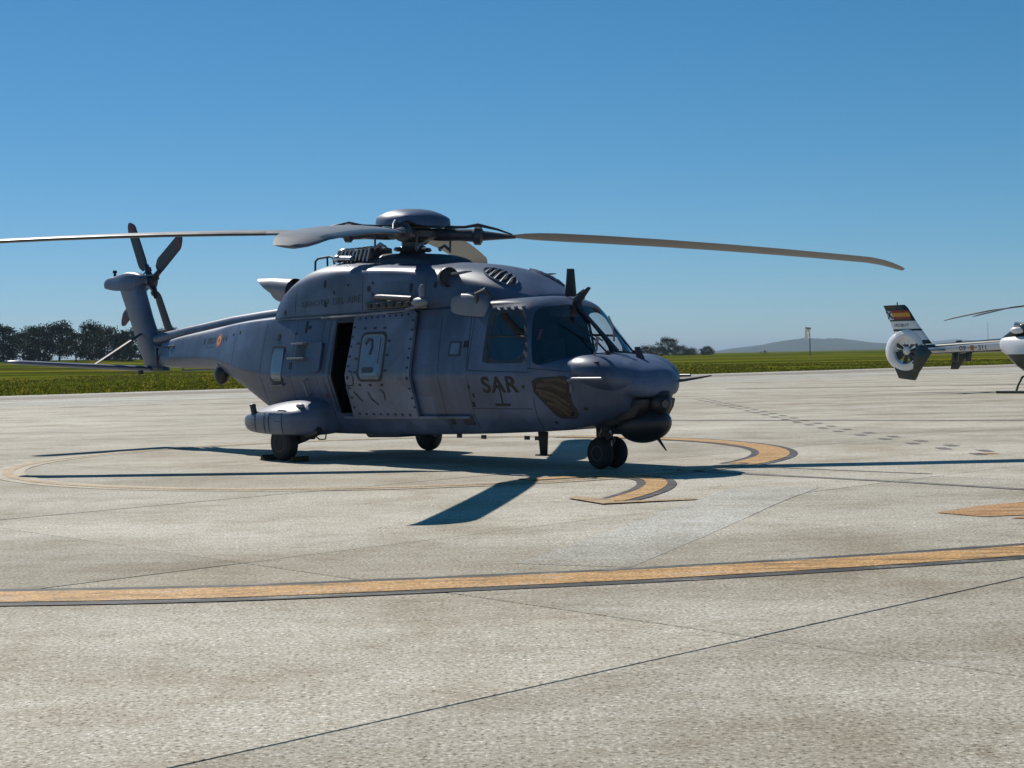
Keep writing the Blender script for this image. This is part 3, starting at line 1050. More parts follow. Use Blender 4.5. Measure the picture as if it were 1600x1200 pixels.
for wd, xa, xb in (('EJERCITO', -1.78, -.98), ('DEL', -.86, -.55), ('AIRE', -.46, -.09)):
    za, zb2 = 2.60 + .0325 * (xa + 1.78), 2.60 + .0325 * (xb + 1.78)
    text_on_skin('lettering_air_force', wd, xa, za, xb, zb2, .115, 'letter_faint', bold=.004, spacing=1.05)
text_on_skin('lettering_code', '803', -5.62, 2.06, -5.22, 2.075, .12, 'letter_faint', bold=.004)
text_on_skin('lettering_code', '14', -4.82, 2.09, -4.62, 2.10, .12, 'letter_faint', bold=.004)
text_on_skin('lettering_serial', 'HD.29-14', -5.62, 1.985, -5.22, 1.99, .035, 'letter_faint')
def disc(cx, cz, r, n=20): return [(cx + r * math.cos(2 * PI * i / n), cz + r * math.sin(2 * PI * i / n)) for i in range(n)]
patch('roundel', disc(-5.02, 2.12, .13), 'roundel_red', fus, off=.003, depth=.002)
patch('roundel_ring', disc(-5.02, 2.12, .087), 'roundel_yellow', fus, off=.005, depth=.003)
patch('roundel_centre', disc(-5.02, 2.12, .043), 'roundel_red', fus, off=.007, depth=.003)
patch('side_window', rrect(2.27, 1.74, 2.49, 1.93, .02), 'winrefl', fus, off=.006)
patch_ring('side_window_frame', rrect(2.25, 1.72, 2.51, 1.95, .03), rrect(2.28, 1.75, 2.48, 1.92, .02), 'paint_dark', fus, .01)
patch('access_panel', rrect(2.36, .66, 2.62, .79, .02), 'paint_dark', fus, off=.006)
patch('vent_recess', rrect(2.05, .66, 2.16, .78, .03), 'seam', fus, off=.003)
# seams
for pts in ([(2.66, .52), (2.70, 1.42), (2.64, 2.42)], [(2.0, .5), (2.05, 1.42), (1.98, 2.36)], [(2.66, .92), (3.95, .92)], [(4.0, .62), (4.0, 1.1)], [(3.94, 1.52), (4.6, 1.46)],
            [(-1.9, .5), (-1.95, 1.42), (-1.9, 2.40)], [(-3.0, .9), (-3.0, 1.5), (-2.95, 2.4)], [(-4.2, 1.4), (-4.2, 2.4)], [(-1.1, .5), (-1.15, 1.42), (-1.1, 2.4)],
            [(2.72, 1.50), (2.72, 2.46), (3.0, 2.5), (3.6, 2.5)], [(2.72, 1.50), (3.96, 1.46), (3.97, 1.6)]):
    seam('panel_seam', pts, .012)
seam('cowling_seam', [(-2.7, 2.46), (-2.0, 2.465), (.1, 2.475), (1.3, 2.475), (2.8, 2.46)], .022, 'seam', cowl, off=.003)
for pts in ([(-.05, 2.5), (-.05, 3.15)], [(1.5, 2.5), (1.5, 3.05)], [(-2.0, 2.5), (-2.0, 3.0)]):
    seam('cowling_seam', pts, .012, 'seam', cowl)
# door handle ovals, vents and drains on the cowling and hull
for (x, z, a, b) in ((-1.12, 3.0, .035, .075), (.12, 2.86, .045, .05), (1.17, 2.83, .035, .08), (-.84, 2.84, .022, .03), (-1.08, 2.655, .045, .055), (.22, 2.95, .022, .025), (.22, 2.77, .022, .025), (-2.33, 2.55, .03, .05), (-.45, 2.95, .02, .02), (1.7, 2.85, .03, .05)):
    patch('cowling_latch', [(x + a * math.cos(2 * PI * i / 12), z + b * math.sin(2 * PI * i / 12)) for i in range(12)], 'letter', cowl, off=.006)
for (x, z, a, b) in ((-1.62, 2.28, .03, .10), (-1.52, 2.27, .04, .03), (-1.9, 2.17, .03, .02), (-2.46, 2.12, .05, .06), (-1.95, 1.62, .04, .06), (-4.35, 2.22, .025, .02), (-4.05, 2.25, .025, .03), (-5.78, 2.12, .02, .045),
                     (2.62, 1.90, .05, .05), (3.85, 1.25, .02, .02), (2.70, 1.25, .02, .03), (2.76, 1.12, .02, .03), (2.72, .98, .03, .04), (4.25, .72, .02, .02), (4.75, .92, .025, .02), (4.5, .95, .02, .02), (-.98, 1.10, .03, .03), (3.36, .98, .16, .02), (3.36, 1.10, .012, .14)):
    patch('skin_fitting', [(x - a, z - b), (x + a, z - b), (x + a, z + b), (x - a, z + b)], 'letter', fus, off=.006, div=1)
patch('warning_spot', disc(-.98, 1.10, .03, 10), 'tip_red', fus, off=.008)
# open boarding step / box behind the door
for (x0, z0, x1, z1) in ((-1.86, 1.97, -1.5, 2.0), (-1.92, 1.72, -1.42, 1.745)):
    p, q_ = skin(x0, z0, .05), skin(x1, z1, .05)
    MB().box((p + q_) / 2, ((q_ - p).length, .14, .028)).build('boarding_step', 'paint_light', fus, bevel=.006)
patch('step_recess', rrect(-1.84, 1.755, -1.42, 1.96, .02), 'paint_dark', fus, off=.004)
patch('panel_bulge', rrect(-1.46, 1.50, -1.02, 2.0, .08), 'paint', fus, off=.05, depth=-.01)
for x, z, zt in ((-1.45, 1.12, 1.36), ):
    p = skin(x, z, .06)
    MB().tube([skin(x, z, .0), p, skin(x, zt, .07), skin(x, zt + .03, .0)], .022, 8).build('grab_handle', 'paint_light', fus)
patch('rear_window_sill', [(-2.64, 1.28), (-2.18, 1.29), (-2.18, 1.31), (-2.64, 1.30)], 'paint_light', fus, off=.05)

# ---- cockpit inside
for y in (-.48, .48):
    MB().box((3.15, y, 1.12), (.5, .5, .14)).box((2.88, y, 1.55), (.13, .48, .85), Matrix.Rotation(R(-10), 3, 'Y')).box((2.80, y, 2.08), (.10, .26, .24), Matrix.Rotation(R(-10), 3, 'Y')).box((3.1, y, .9), (.3, .3, .35)).build('pilot_seat', 'seat', heli, bevel=.04)
MB().prism([(4.05, .8), (4.2, 1.45), (4.42, 1.62), (4.1, 1.66), (3.92, 1.58), (3.86, .8)], -.85, .85).build('instrument_panel', 'interior', heli, bevel=.02)
box_part('centre_console', (3.6, 0, 1.0), (.7, .3, .5), 'interior')
box_part('overhead_panel', (3.35, 0, 2.5), (.5, .5, .12), 'interior')
seam('hanging_ribbon', [(3.9, 2.15), (3.93, 1.98)], .02, 'red_ribbon', heli, off=-.09)
# door window crossbar and inner window frames
for sd in (-1, 1):
    a, b = skin(3.05, 2.02, -.006, sd), skin(3.78, 1.99, -.006, sd)
    MB().tube([skin(3.05 + .73 * i / 6, 2.02 - .03 * i / 6, -.008, sd) for i in range(7)], .020, 6).build('door_window_bar', 'seam', heli)
    MB().tube([skin(3.12 + .0 * i, 1.62 + .76 * i / 6, -.008, sd) for i in range(7)], .022, 6).build('door_window_bar', 'seam', heli)

# ---- nose: cheek fairings, steps, probes, sensor turret, chin radome, wire cutters
for sd in (-1, 1):
    rot = Matrix.Rotation(R(-20 * sd), 3, 'Z') @ Matrix.Rotation(R(12), 3, 'Y')
    MB().ell((4.90, .50 * sd, 1.41), (.60, .37, .265), 36, 20, rot).build('cheek_fairing', 'paint', heli)
    MB().prism([(4.78, 1.44), (4.84, 1.60), (5.02, 1.60), (5.10, 1.44)], .68 * sd, .78 * sd).build('nose_step', 'paint_dark', heli, bevel=.012)
    MB().prism([(4.74, 1.44), (4.775, 1.55), (4.835, 1.605), (4.80, 1.44)], .69 * sd, .80 * sd).build('step_edge', 'paint_light', heli, bevel=.008)
    mb = MB()
    mb.tube([(4.58, .86 * sd, 1.29), (4.60, .93 * sd, 1.34), (4.72, .955 * sd, 1.355), (5.28, .955 * sd, 1.36)], [.035, .03, .026, .02], 10)
    mb.build('pitot_probe', 'paint_light', heli)
    MB().box((4.62, .90 * sd, 1.22), (.03, .05, .12)).build('probe_bracket', 'paint_light', heli, bevel=.005)
MB().tube([(5.36, .34, 1.28), (5.56, .50, 1.30), (5.74, .62, 1.33), (5.90, .70, 1.36)], [.03, .022, .016, .01], 8).build('temperature_probe', 'steel_dark', heli)
mount = MB().prism([(5.0, 1.04), (5.50, 1.05), (5.46, .92), (5.36, .78), (5.0, .70)], -.38, .38).build('sensor_mount', 'black', heli, bevel=.03)
tur = MB().ell((5.50, 0, .99), (.185, .185, .185)).build('sensor_turret', 'black', heli)
MB().cyl((5.50, 0, 1.15), (5.50, 0, 1.09), .15, .17, 20).build('turret_yoke', 'black', tur)
MB().cyl((5.62, -.07, .98), (5.692, -.085, .975), .06, .055, 16).build('turret_lens', 'steel_dark', tur)
rad = MB().ell((5.22, 0, .67), (.42, .35, .27), 28, 16, Matrix.Rotation(R(-8), 3, 'Y')).build('chin_radome', 'black', heli)
MB().tube([(4.88, -.30, .70), (5.0, -.36, .71), (5.2, -.385, .72)], .008, 6).build('radome_trim', 'steel_dark', rad)
MB().cyl((5.44, 0, .50), (5.62, 0, .30), .028, .010, 8).build('lower_wire_cutter', 'black', heli)
mb = MB()
mb.prism([(3.78, 2.45), (3.98, 2.43), (3.96, 2.50), (4.16, 2.70), (4.13, 2.72), (3.92, 2.60), (3.84, 2.58)], -.025, .025)
mb.build('upper_wire_cutter', 'black', heli, bevel=.006)
MB().tube([(3.88, 0, 2.45), (4.3, 0, 2.09), (4.70, 0, 1.745)], .030, 6).build('wire_deflector', 'paint_dark', heli)
MB().prism([(5.10, 1.63), (5.06, 1.80), (5.12, 1.80), (5.22, 1.62)], -.03, .03).build('nose_wire_cutter', 'paint_dark', heli, bevel=.006)
for sd in (-1, 1):
    mb = MB()
    b0, b1, b2 = Vector((4.76, .28 * sd, 1.72)), Vector((4.30, .34 * sd, 2.10)), Vector((4.02, .36 * sd, 2.36))
    mb.tube([b0, (4.52, .30 * sd, 1.93), b1], .014, 6)
    mb.tube([Vector((4.52, .12 * sd, 1.90)), b1 + Vector((0, 0, .012)), Vector((4.04, .52 * sd, 2.28))], .013, 6)
    mb.cyl(b0 + Vector((0, 0, -.04)), b0 + Vector((.02, 0, .03)), .035, .03, 10)
    mb.build('windscreen_wiper', 'black', heli)
# rear view mirror arm by the starboard cheek
MB().tube([(4.78, -.62, 1.66), (4.86, -.60, 1.78), (4.84, -.58, 1.90)], .014, 6).box((4.84, -.58, 1.88), (.02, .05, .16), Matrix.Rotation(R(15), 3, 'Y')).build('mirror_arm', 'paint_light', heli)
# antennas
MB().prism([(3.50, 2.60), (3.72, 2.60), (3.68, 3.02), (3.55, 3.03)], .12, .16).build('blade_antenna', 'black', heli, bevel=.006)
MB().prism([(2.98, .52), (3.18, .52), (3.15, .16), (3.02, .16)], -.02, .02).box((3.08, 0, .155), (.24, .14, .02)).build('belly_antenna', 'black', heli, bevel=.004)
MB().prism([(4.24, .62), (4.33, .62), (4.32, .27), (4.25, .27)], -.02, .02).build('belly_antenna', 'black', heli, bevel=.004)
MB().prism([(-.9, .44), (.15, .46), (.0, .38), (-.8, .36)], -.45, .45).build('belly_fairing', 'paint', heli, bevel=.03)
for x, y in ((1.9, -.7), (2.5, -.72), (3.35, -.6), (3.6, -.62), (-.2, -.75), (1.2, -.6)):
    MB().box((x, y, .46), (.10, .03, .06)).build('drain_mast', 'paint_dark', heli, bevel=.004)

# ---- upper deck: mast fairing, hood grille, intakes, exhausts, hand rails, hoist
mf = [csec(1.35, (.34, 3.08), (.33, 3.16), (.26, 3.22), (.14, 3.25), (0, 3.25)), csec(.9, (.52, 3.05), (.50, 3.32), (.42, 3.40), (.25, 3.43), (0, 3.44)),
      csec(0, (.58, 3.05), (.56, 3.36), (.46, 3.44), (.28, 3.47), (0, 3.47)), csec(-.8, (.55, 3.05), (.53, 3.40), (.44, 3.49), (.25, 3.53), (0, 3.54)), csec(-1.3, (.38, 3.05), (.36, 3.42), (.30, 3.50), (.16, 3.52), (0, 3.52))]
link('mast_fairing', loft_sub(mf, 'mast_fairing', creases=((1, .5),)), 'paint_dark', heli, angle=50)
# louvred hood grille
def on_cowl(x, y, off=0.006):
    loc, n_, i_, d_ = bvh_cowl.ray_cast(Vector((x, y, 6)), Vector((0, 0, -1)))
    if n_.z < 0: n_ = -n_
    return loc + n_ * off
for sd in (-1, 1):
    pl = []
    for i in range(20):
        a = 2 * PI * i / 20
        pl.append(on_cowl(2.72 + .36 * math.cos(a), sd * (.50 + .15 * math.sin(a) + .0), .012))
    c0 = on_cowl(2.72, sd * .50, .014)
    gr = MB()
    gr.add(pl + [c0], [(i, (i + 1) % 20, 20) for i in range(20)])
    go = gr.build('hood_grille', 'black', cowl)
    for k in range(5):
        x = 2.48 + .12 * k
        w = .15 * math.sqrt(max(0, 1 - ((x - 2.72) / .36) ** 2))
        MB().tube([on_cowl(x - .03, sd * (.5 - w), .02), on_cowl(x, sd * .5, .03), on_cowl(x + .03, sd * (.5 + w), .02)], .013, 6).build('grille_bar', 'paint_light', go)
    rim = pl + [pl[0]]
    MB().tube(rim, .016, 6).build('grille_rim', 'paint', go)
    # ram air intake on the cowling shoulder
    c = Vector((1.98, .92 * sd, 2.96))
    it = MB().lathe([(.10, -.26), (.145, -.18), (.165, 0), (.15, .03), (.13, .0), (.12, -.15), (.0, -.16)], c, (1, .55 * sd, .05), 24).build('ram_air_intake', 'paint_dark', heli)
    MB().lathe([(.0, .0), (.118, .0), (.118, -.01), (.0, -.01)], c + Vector((-.05, -.03 * sd, 0)), (1, .55 * sd, .05), 20).build('intake_screen', 'black', it)
    MB().prism([(2.1, 2.985), (2.45, 3.02), (2.45, 3.035), (2.1, 3.02)], .84 * sd, .98 * sd).build('intake_lip', 'paint_light', heli, bevel=.005)
    # exhaust nozzle
    e0, e1 = Vector((-2.60, .60 * sd, 2.94)), Vector((-3.60, .74 * sd, 3.06))
    dx = (e1 - e0).normalized()
    ex = MB()
    ex.rings([[e0 + dx * t + Vector((0, rr * math.cos(2 * PI * j / 24), rr * math.sin(2 * PI * j / 24) + (.10 * math.sin(2 * PI * j / 24) * 0))) - dx * (sl * math.sin(2 * PI * j / 24)) for j in range(24)]
              for t, rr, sl in ((0, .24, 0), (.45, .215, -.06), (.62, .175, -.34), (.62, .16, -.33), (.45, .19, -.06), (.2, .18, 0))], False, True)
    ex.build('exhaust_nozzle', 'paint_light', heli)
# deck equipment behind the mast
eq = MB().box((-.95, -.30, 3.50), (.95, .46, .20)).box((-1.30, -.36, 3.52), (.3, .30, .16)).build('deck_equipment', 'steel_dark', heli, bevel=.02)
for i in range(9):
    r_ = random.Random(i)
    x = -1.42 + .11 * i
    MB().tube([(x, -.58, 3.36 + r_.uniform(0, .04)), (x + .06, -.56, 3.56 + r_.uniform(0, .03)), (x + .20, -.45, 3.62), (x + .3, -.3, 3.56)], .016, 6).build('hydraulic_line', 'metal', eq)
MB().ell((-1.36, -.40, 3.58), (.13, .13, .07)).build('oil_cooler_cap', 'metal', eq)
MB().ell((-1.30, -.62, 3.45), (.10, .08, .07)).cyl((-1.22, -.62, 3.45), (-.9, -.62, 3.43), .045).build('hydraulic_pump', 'metal', eq)
MB().tube([(-2.36, -.35, 3.22), (-2.34, -.35, 3.47), (-2.26, -.35, 3.52), (-1.90, -.35, 3.535), (-1.80, -.35, 3.50), (-1.77, -.35, 3.38)], .020, 8).tube([(-1.98, -.35, 3.34), (-1.98, -.35, 3.53)], .018, 8).build('hand_rail', 'paint_dark', heli)
# hoist above the door
ho = MB().tube([(.15, -1.00, 2.72), (.6, -1.16, 2.70), (1.45, -1.24, 2.64)], [.05, .05, .045], 10).build('hoist_arm', 'paint_dark', heli)
MB().ell((1.60, -1.20, 2.58), (.20, .09, .08)).build('hoist_drum', 'paint_light', ho)
MB().box((1.45, -1.20, 2.50), (.34, .10, .035), Matrix.Rotation(R(-6), 3, 'Y')).build('hoist_bracket', 'paint_light', ho, bevel=.008)
MB().lathe([(.02, -.12), (.05, -.1), (.055, .04), (.025, .09), (0, .1)], (1.66, -1.20, 2.76), (0, 0, 1), 12).build('hoist_light', 'paint_light', ho)
MB().box((.75, -1.08, 2.58), (1.3, .10, .13)).build('hoist_fairing', 'paint_dark', heli, bevel=.02)
for i in range(6):
    MB().box((.22 + .2 * i, -1.135, 2.57), (.10, .03, .07)).build('fairing_latch', 'seam', ho, bevel=.006)
# shoulder fairing ahead of the hoist, rounded front; sunlight painted in as paler grey
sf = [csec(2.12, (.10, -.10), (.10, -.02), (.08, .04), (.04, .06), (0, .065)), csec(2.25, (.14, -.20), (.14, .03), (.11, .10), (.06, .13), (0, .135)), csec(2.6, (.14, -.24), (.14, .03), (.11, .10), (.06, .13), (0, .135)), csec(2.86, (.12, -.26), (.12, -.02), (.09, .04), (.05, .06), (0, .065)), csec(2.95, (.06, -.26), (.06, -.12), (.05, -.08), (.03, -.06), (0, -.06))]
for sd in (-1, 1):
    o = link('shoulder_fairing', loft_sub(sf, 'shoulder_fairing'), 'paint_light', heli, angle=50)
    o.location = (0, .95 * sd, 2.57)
    MB().tube([(2.78, 1.03 * sd, 2.50), (2.82, 1.10 * sd, 2.66), (2.98, 1.06 * sd, 2.72), (3.02, 1.0 * sd, 2.60)], .035, 8).build('roof_bracket', 'paint_dark', heli)
for i in range(5):
    p = skin(3.08 + .12 * i, 2.43, .012)
    MB().box(p, (.07, .03, .022)).build('door_hinge', 'paint_light', heli, bevel=.004)

# ---- tail boom: shaft cover, fin, stabiliser, tail rotor
MB().tube([(-3.7, 0, 2.56), (-4.4, 0, 2.535), (-5.5, 0, 2.475), (-7.0, 0, 2.345), (-8.5, 0, 2.215), (-8.62, 0, 2.20)], [.15, .14, .135, .125, .115, .06], 16).build('drive_shaft_cover', 'paint', heli)
def airfoil(n=12, t=.12):
    pts = []
    for i in range(n + 1):
        x = .5 * (1 - math.cos(PI * i / n))
        y = 5 * t * (.2969 * math.sqrt(x) - .1260 * x - .3516 * x * x + .2843 * x ** 3 - .1036 * x ** 4)
        pts.append((x, y))
    return pts + [(x, -y) for x, y in reversed(pts[1:-1])]
AF = airfoil()
AF24 = airfoil(12, .26)
fin = MB()
rr = []
for z, xl, xt in ((1.56, -8.10, -9.02), (1.7, -8.16, -9.08), (2.2, -8.46, -9.38), (2.7, -8.74, -9.68), (3.2, -8.98, -9.98), (3.52, -9.08, -10.16)):
    rr.append([(xl + (xt - xl) * x, y * abs(xl - xt) , z) for x, y in AF24])
fin.rings(rr)
fin.build('tail_fin', 'paint', heli)
top = [csec(-8.98, (.06, 3.42), (.07, 3.48), (.06, 3.54), (.03, 3.56), (0, 3.565)), csec(-9.2, (.15, 3.30), (.17, 3.46), (.14, 3.62), (.08, 3.66), (0, 3.67)), csec(-9.7, (.18, 3.28), (.20, 3.46), (.16, 3.64), (.09, 3.70), (0, 3.71)),
       csec(-10.05, (.14, 3.30), (.16, 3.44), (.13, 3.57), (.07, 3.62), (0, 3.63)), csec(-10.5, (.09, 3.36), (.11, 3.46), (.09, 3.57), (.05, 3.61), (0, 3.62)), csec(-10.68, (.06, 3.40), (.07, 3.45), (.06, 3.50), (.03, 3.53), (0, 3.54))]
link('gearbox_fairing', loft_sub(top, 'gearbox_fairing'), 'paint', heli, angle=60)
MB().cyl((-10.25, 0, 3.58), (-10.25, 0, 3.70), .03).cyl((-10.25, 0, 3.70), (-10.25, 0, 3.755), .05, .04, 12).build('tail_beacon', 'seam', heli)
st = MB()
rr = []
for y, z, xl, c in ((0, 1.60, -8.62, .80), (-.4, 1.625, -8.64, .78), (-1.6, 1.70, -8.70, .68), (-2.9, 1.79, -8.78, .58), (-3.02, 1.80, -8.86, .48), (-3.08, 1.803, -8.98, .34)):
    rr.append([(xl - c * x, y, z + yy * c) for x, yy in airfoil(12, .15)])
st.rings(rr)
stab = st.build('horizontal_stabiliser', 'paint', heli)
stt = MB()
rr = []
a_, b_ = Vector((-8.95, -.08, 2.36)), Vector((-8.95, -1.22, 1.70))
for t in (0, .5, 1):
    p = a_.lerp(b_, t)
    rr.append([(p.x - .16 * x, p.y + yy * .16 * .4, p.z + yy * .16) for x, yy in airfoil(8, .3)])
stt.rings(rr)
stt.build('stabiliser_strut', 'seam', heli)
MB().box((-8.8, -.25, 1.53), (.10, .08, .08)).build('tail_skid', 'seam', heli, bevel=.01)
# folding hinge fittings and exposed joints at the tail fold
for (x, y, z, s_) in ((-7.98, -.30, 2.05, (.30, .03, .03)), (-8.05, -.30, 1.86, (.07, .05, .40)), (-7.7, -.31, 2.04, (.22, .03, .025)), (-8.1, -.27, 1.62, (.22, .08, .06)), (-7.5, -.33, 1.98, (.04, .03, .16)), (-7.25, -.36, 1.98, (.04, .03, .16)), (-7.35, -.36, 2.06, (.25, .03, .025))):
    MB().box((x, y, z), s_).build('tail_fold_fitting', 'steel_dark', heli, bevel=.006)
MB().tube([(-7.2, -.22, 1.585), (-7.1, -.22, 1.55), (-6.7, -.22, 1.56), (-6.1, -.25, 1.57), (-5.7, -.3, 1.56)], .02, 6).build('cable_conduit', 'paint_light', heli)
# missile warning sensors at the rear corners
for sd in (-1, 1):
    o = MB().ell((-4.95, .70 * sd, 1.48), (.17, .14, .20), 20, 12, Matrix.Rotation(R(20), 3, 'Y')).build('rear_sensor', 'black', heli)
    MB().ell((-4.95, .70 * sd, 1.63), (.13, .11, .07)).build('sensor_cap', 'paint_light', o)
    MB().ell((-4.74, .76 * sd, 1.68), (.10, .09, .06)).build('sensor_cap', 'paint_light', o)

def blade_rings(stations, prof):
    """stations: (r, chord, pitch, z, sweep): blade along +x, leading edge +y"""
    out = []
    for r, c, pt, z, sw in stations:
        ca, sa = math.cos(pt), math.sin(pt)
        ring = []
        for x, y in prof:
            u, v = (.28 - x) * c + sw, y * c
            ring.append((r, u * ca - v * sa, z + u * sa + v * ca))
        out.append(ring)
    return out
# tail rotor on the port side, spinning plane x-z
tr = empty('tail_rotor', (-9.67, .55, 3.50), 0, heli)
MB().lathe([(.0, -.14), (.10, -.13), (.15, -.08), (.17, 0), (.15, .08), (.08, .12), (0, .13)], (0, 0, 0), (0, 1, 0), 24).build('tail_rotor_hub', 'hub', tr)
MB().cyl((0, -.5, 0), (0, 0, 0), .11, .09, 20).build('tail_rotor_shaft', 'hub', tr)
for k in range(4):
    a = R(29.2) + k * PI / 2
    bl = MB()
    bl.rings(blade_rings([(.35, .20, .1, 0, -.02), (.48, .30, .12, 0, -.02), (.55, .32, .12, 0, -.02), (1.36, .32, .06, 0, -.02), (1.46, .28, .05, 0, -.045), (1.56, .16, .05, 0, -.09), (1.60, .05, .05, 0, -.13)], airfoil(8, .10)))
    # spin plane: rotate so that blade normal is y, blade along angle a in x-z
    mt = Matrix.Rotation(-a, 4, 'Y') @ Matrix.Rotation(-PI / 2, 4, 'X')
    o = bl.build('tail_rotor_blade', 'tail_blade', tr)
    o.data.transform(mt)
    cu = MB()
    cu.cyl((.10, 0, 0), (.42, 0, 0), .075, .055, 12).box((.25, .09, .0), (.10, .06, .05))
    oc = cu.build('blade_cuff', 'hub', o, bevel=.008)
    oc.data.transform(mt)
    tp = MB()
    tp.rings(blade_rings([(1.37, .33, .06, 0, -.02), (1.45, .295, .05, 0, -.04)], airfoil(8, .115)))
    ot = tp.build('blade_tip_band', 'tip_red', o)
    ot.data.transform(mt)
    MB().tube([(.28 * math.cos(a) , -.02, .28 * math.sin(a)), (.14 * math.cos(a + .5), -.20, .14 * math.sin(a + .5))], .018, 6).build('pitch_link', 'metal', tr)

# ---- main rotor
rot = empty('main_rotor', (0, 0, 3.81), 0, heli)
rot.rotation_euler = (0, .0633, 0)
MB().lathe([(.0, -.62), (.30, -.62), (.25, -.36), (.19, -.28), (.19, -.14), (.28, -.10), (.30, .12), (.22, .16), (.0, .16)], (0, 0, 0), (0, 0, 1), 28).build('rotor_mast', 'hub', rot)
hubp = MB().lathe([(.0, -.09), (.36, -.09), (.45, -.05), (.45, .05), (.36, .09), (0, .09)], (0, 0, 0), (0, 0, 1), 32).build('rotor_hub', 'hub', rot)
MB().lathe([(.0, -.30), (.30, -.30), (.33, -.27), (.30, -.23), (.0, -.21)], (0, 0, 0), (0, 0, 1), 32).build('swashplate', 'hub', rot)
# beanie fairing: shallow bowl with scalloped skirt
bn = MB()
rr = []
nb = 64
AZ0 = R(42.15)
for rad_, z, dz in ((.02, .425, 0), (.16, .42, 0), (.32, .40, 0), (.46, .355, 0), (.56, .295, .2), (.62, .22, .7), (.635, .13, 1), (.61, .125, 1), (.57, .20, .8), (.45, .31, 0), (.2, .36, 0), (.02, .37, 0)):
    ring = []
    for j in range(nb):
        a = 2 * PI * j / nb
        sc = max(0, math.cos(4 * (a - AZ0))) ** 2
        ring.append((rad_ * math.cos(a), rad_ * math.sin(a), z + .075 * dz * sc))
    rr.append(ring)
bn.rings(rr, True, True)
bn.build('hub_fairing', 'paint', rot, angle=50)
DROOP = .33
def zb_(r): return -DROOP * (r / 8.15) ** 2 - (.12 * ((r - 7.55) / .6) ** 2 if r > 7.55 else 0)
def pitch(r): return R(-10.0 + 5.5 * max(0, r - 1.8) / 6.35)
bst = []
for r, c, sw in ((1.55, .14, 0), (1.75, .26, 0), (1.95, .44, 0), (2.2, .56, 0), (2.5, .62, 0), (3.2, .65, 0), (4.2, .65, 0), (5.2, .65, 0), (6.2, .65, 0), (7.0, .65, 0), (7.4, .65, 0), (7.6, .64, -.01), (7.8, .60, -.03), (7.95, .54, -.07), (8.07, .44, -.13), (8.15, .30, -.21)):
    bst.append((r, c, pitch(r), zb_(r), sw))
for k in range(4):
    a = AZ0 + k * PI / 2
    bl = MB()
    bl.rings(blade_rings(bst, airfoil(12, .115)))
    o = bl.build('rotor_blade', 'blade', rot, angle=60)
    o.rotation_euler = (0, 0, a)
    # leading edge erosion strip
    es = MB()
    pr = [p for p in airfoil(12, .12) if p[0] <= .16]
    up_ = [p for p in pr if p[1] >= 0]
    lo_ = [p for p in pr if p[1] < 0]
    order = list(reversed(up_)) + [p for p in sorted(lo_)]
    es.rings(blade_rings([(r, c * 1.004, p_, z_, s_ + .001) for r, c, p_, z_, s_ in bst[4:13]], order), False, False, closed=False)
    es.build('erosion_strip', 'blade_edge', o, angle=60)
    cf = MB()
    cf.rings([[(r, w * math.cos(2 * PI * j / 12), zb_(r) + h_ * math.sin(2 * PI * j / 12)) for j in range(12)] for r, w, h_ in ((.30, .12, .10), (.45, .13, .11), (.8, .12, .10), (1.02, .12, .11), (1.06, .15, .16), (1.16, .15, .16), (1.20, .10, .085), (1.5, .085, .055), (1.75, .09, .03))])
    cf.build('blade_cuff', 'hub', o)
    MB().tube([(.55, -.10, .12), (.9, -.12, .13), (1.12, -.12, .17), (1.45, -.10, .10), (1.7, -.06, .02)], [.03, .025, .03, .02, .012], 8).build('lag_damper', 'hub', o)
    MB().cyl((.62, .16, .02), (.62, .16, -.30), .018, n=8).cyl((.62, .02, .0), (.62, .19, .02), .035, n=8).build('pitch_link', 'steel_dark', o)
    MB().tube([(.42, .26, -.25), (.52, .2, -.18), (.62, .16, -.26)], .03, 6).ell((.44, .25, -.24), (.04, .04, .04), 10, 8).build('swash_arm', 'metal', o)

# ---- sponsons and main landing gear
def spon(x, yi, yo, zb, zt, k=.55):
    """full ring (inner flat side hidden in the hull)"""
    ym = yi + (yo - yi) * .5
    h_ = zt - zb
    return [(x, yi, zb), (x, ym, zb), (x, yo - .05, zb + .03), (x, yo, zb + h_ * .30), (x, yo - .02, zb + h_ * .64), (x, yi + (yo - yi) * .60, zt - .03), (x, yi + .1, zt), (x, yi, zt)]
SP = [spon(-3.28, 1.05, 1.28, .60, .72), spon(-3.10, .95, 1.45, .53, .82), spon(-2.75, .85, 1.66, .46, .93), spon(-2.2, .85, 1.78, .43, 1.01), spon(-1.75, .85, 1.82, .42, 1.06), spon(-1.35, .85, 1.81, .42, 1.07), spon(-1.08, .85, 1.72, .43, 1.03), spon(-.96, .85, 1.52, .45, .95), spon(-.90, .85, 1.25, .47, .85)]
def ring_sub(rings, name, lev=2, edges=((2, .45), (4, .45))):
    mb = MB().rings(rings)
    me = bpy.data.meshes.new(name)
    me.from_pydata(mb.v, [], mb.f)
    bm = bmesh.new(); bm.from_mesh(me); bmesh.ops.recalc_face_normals(bm, faces=bm.faces)
    cr = bm.edges.layers.float.new('crease_edge')
    bm.verts.ensure_lookup_table()
    n = len(rings[0])
    for k, v in edges:
        for i in range(len(rings) - 1):
            e = bm.edges.get((bm.verts[i * n + k], bm.verts[(i + 1) * n + k]))
            if e: e[cr] = v
    bm.to_mesh(me); bm.free()
    return subsurf(me, lev)
def mirror(rings, sd): return [[(x, y * sd, z) for x, y, z in r] for r in rings]
XM = -1.627
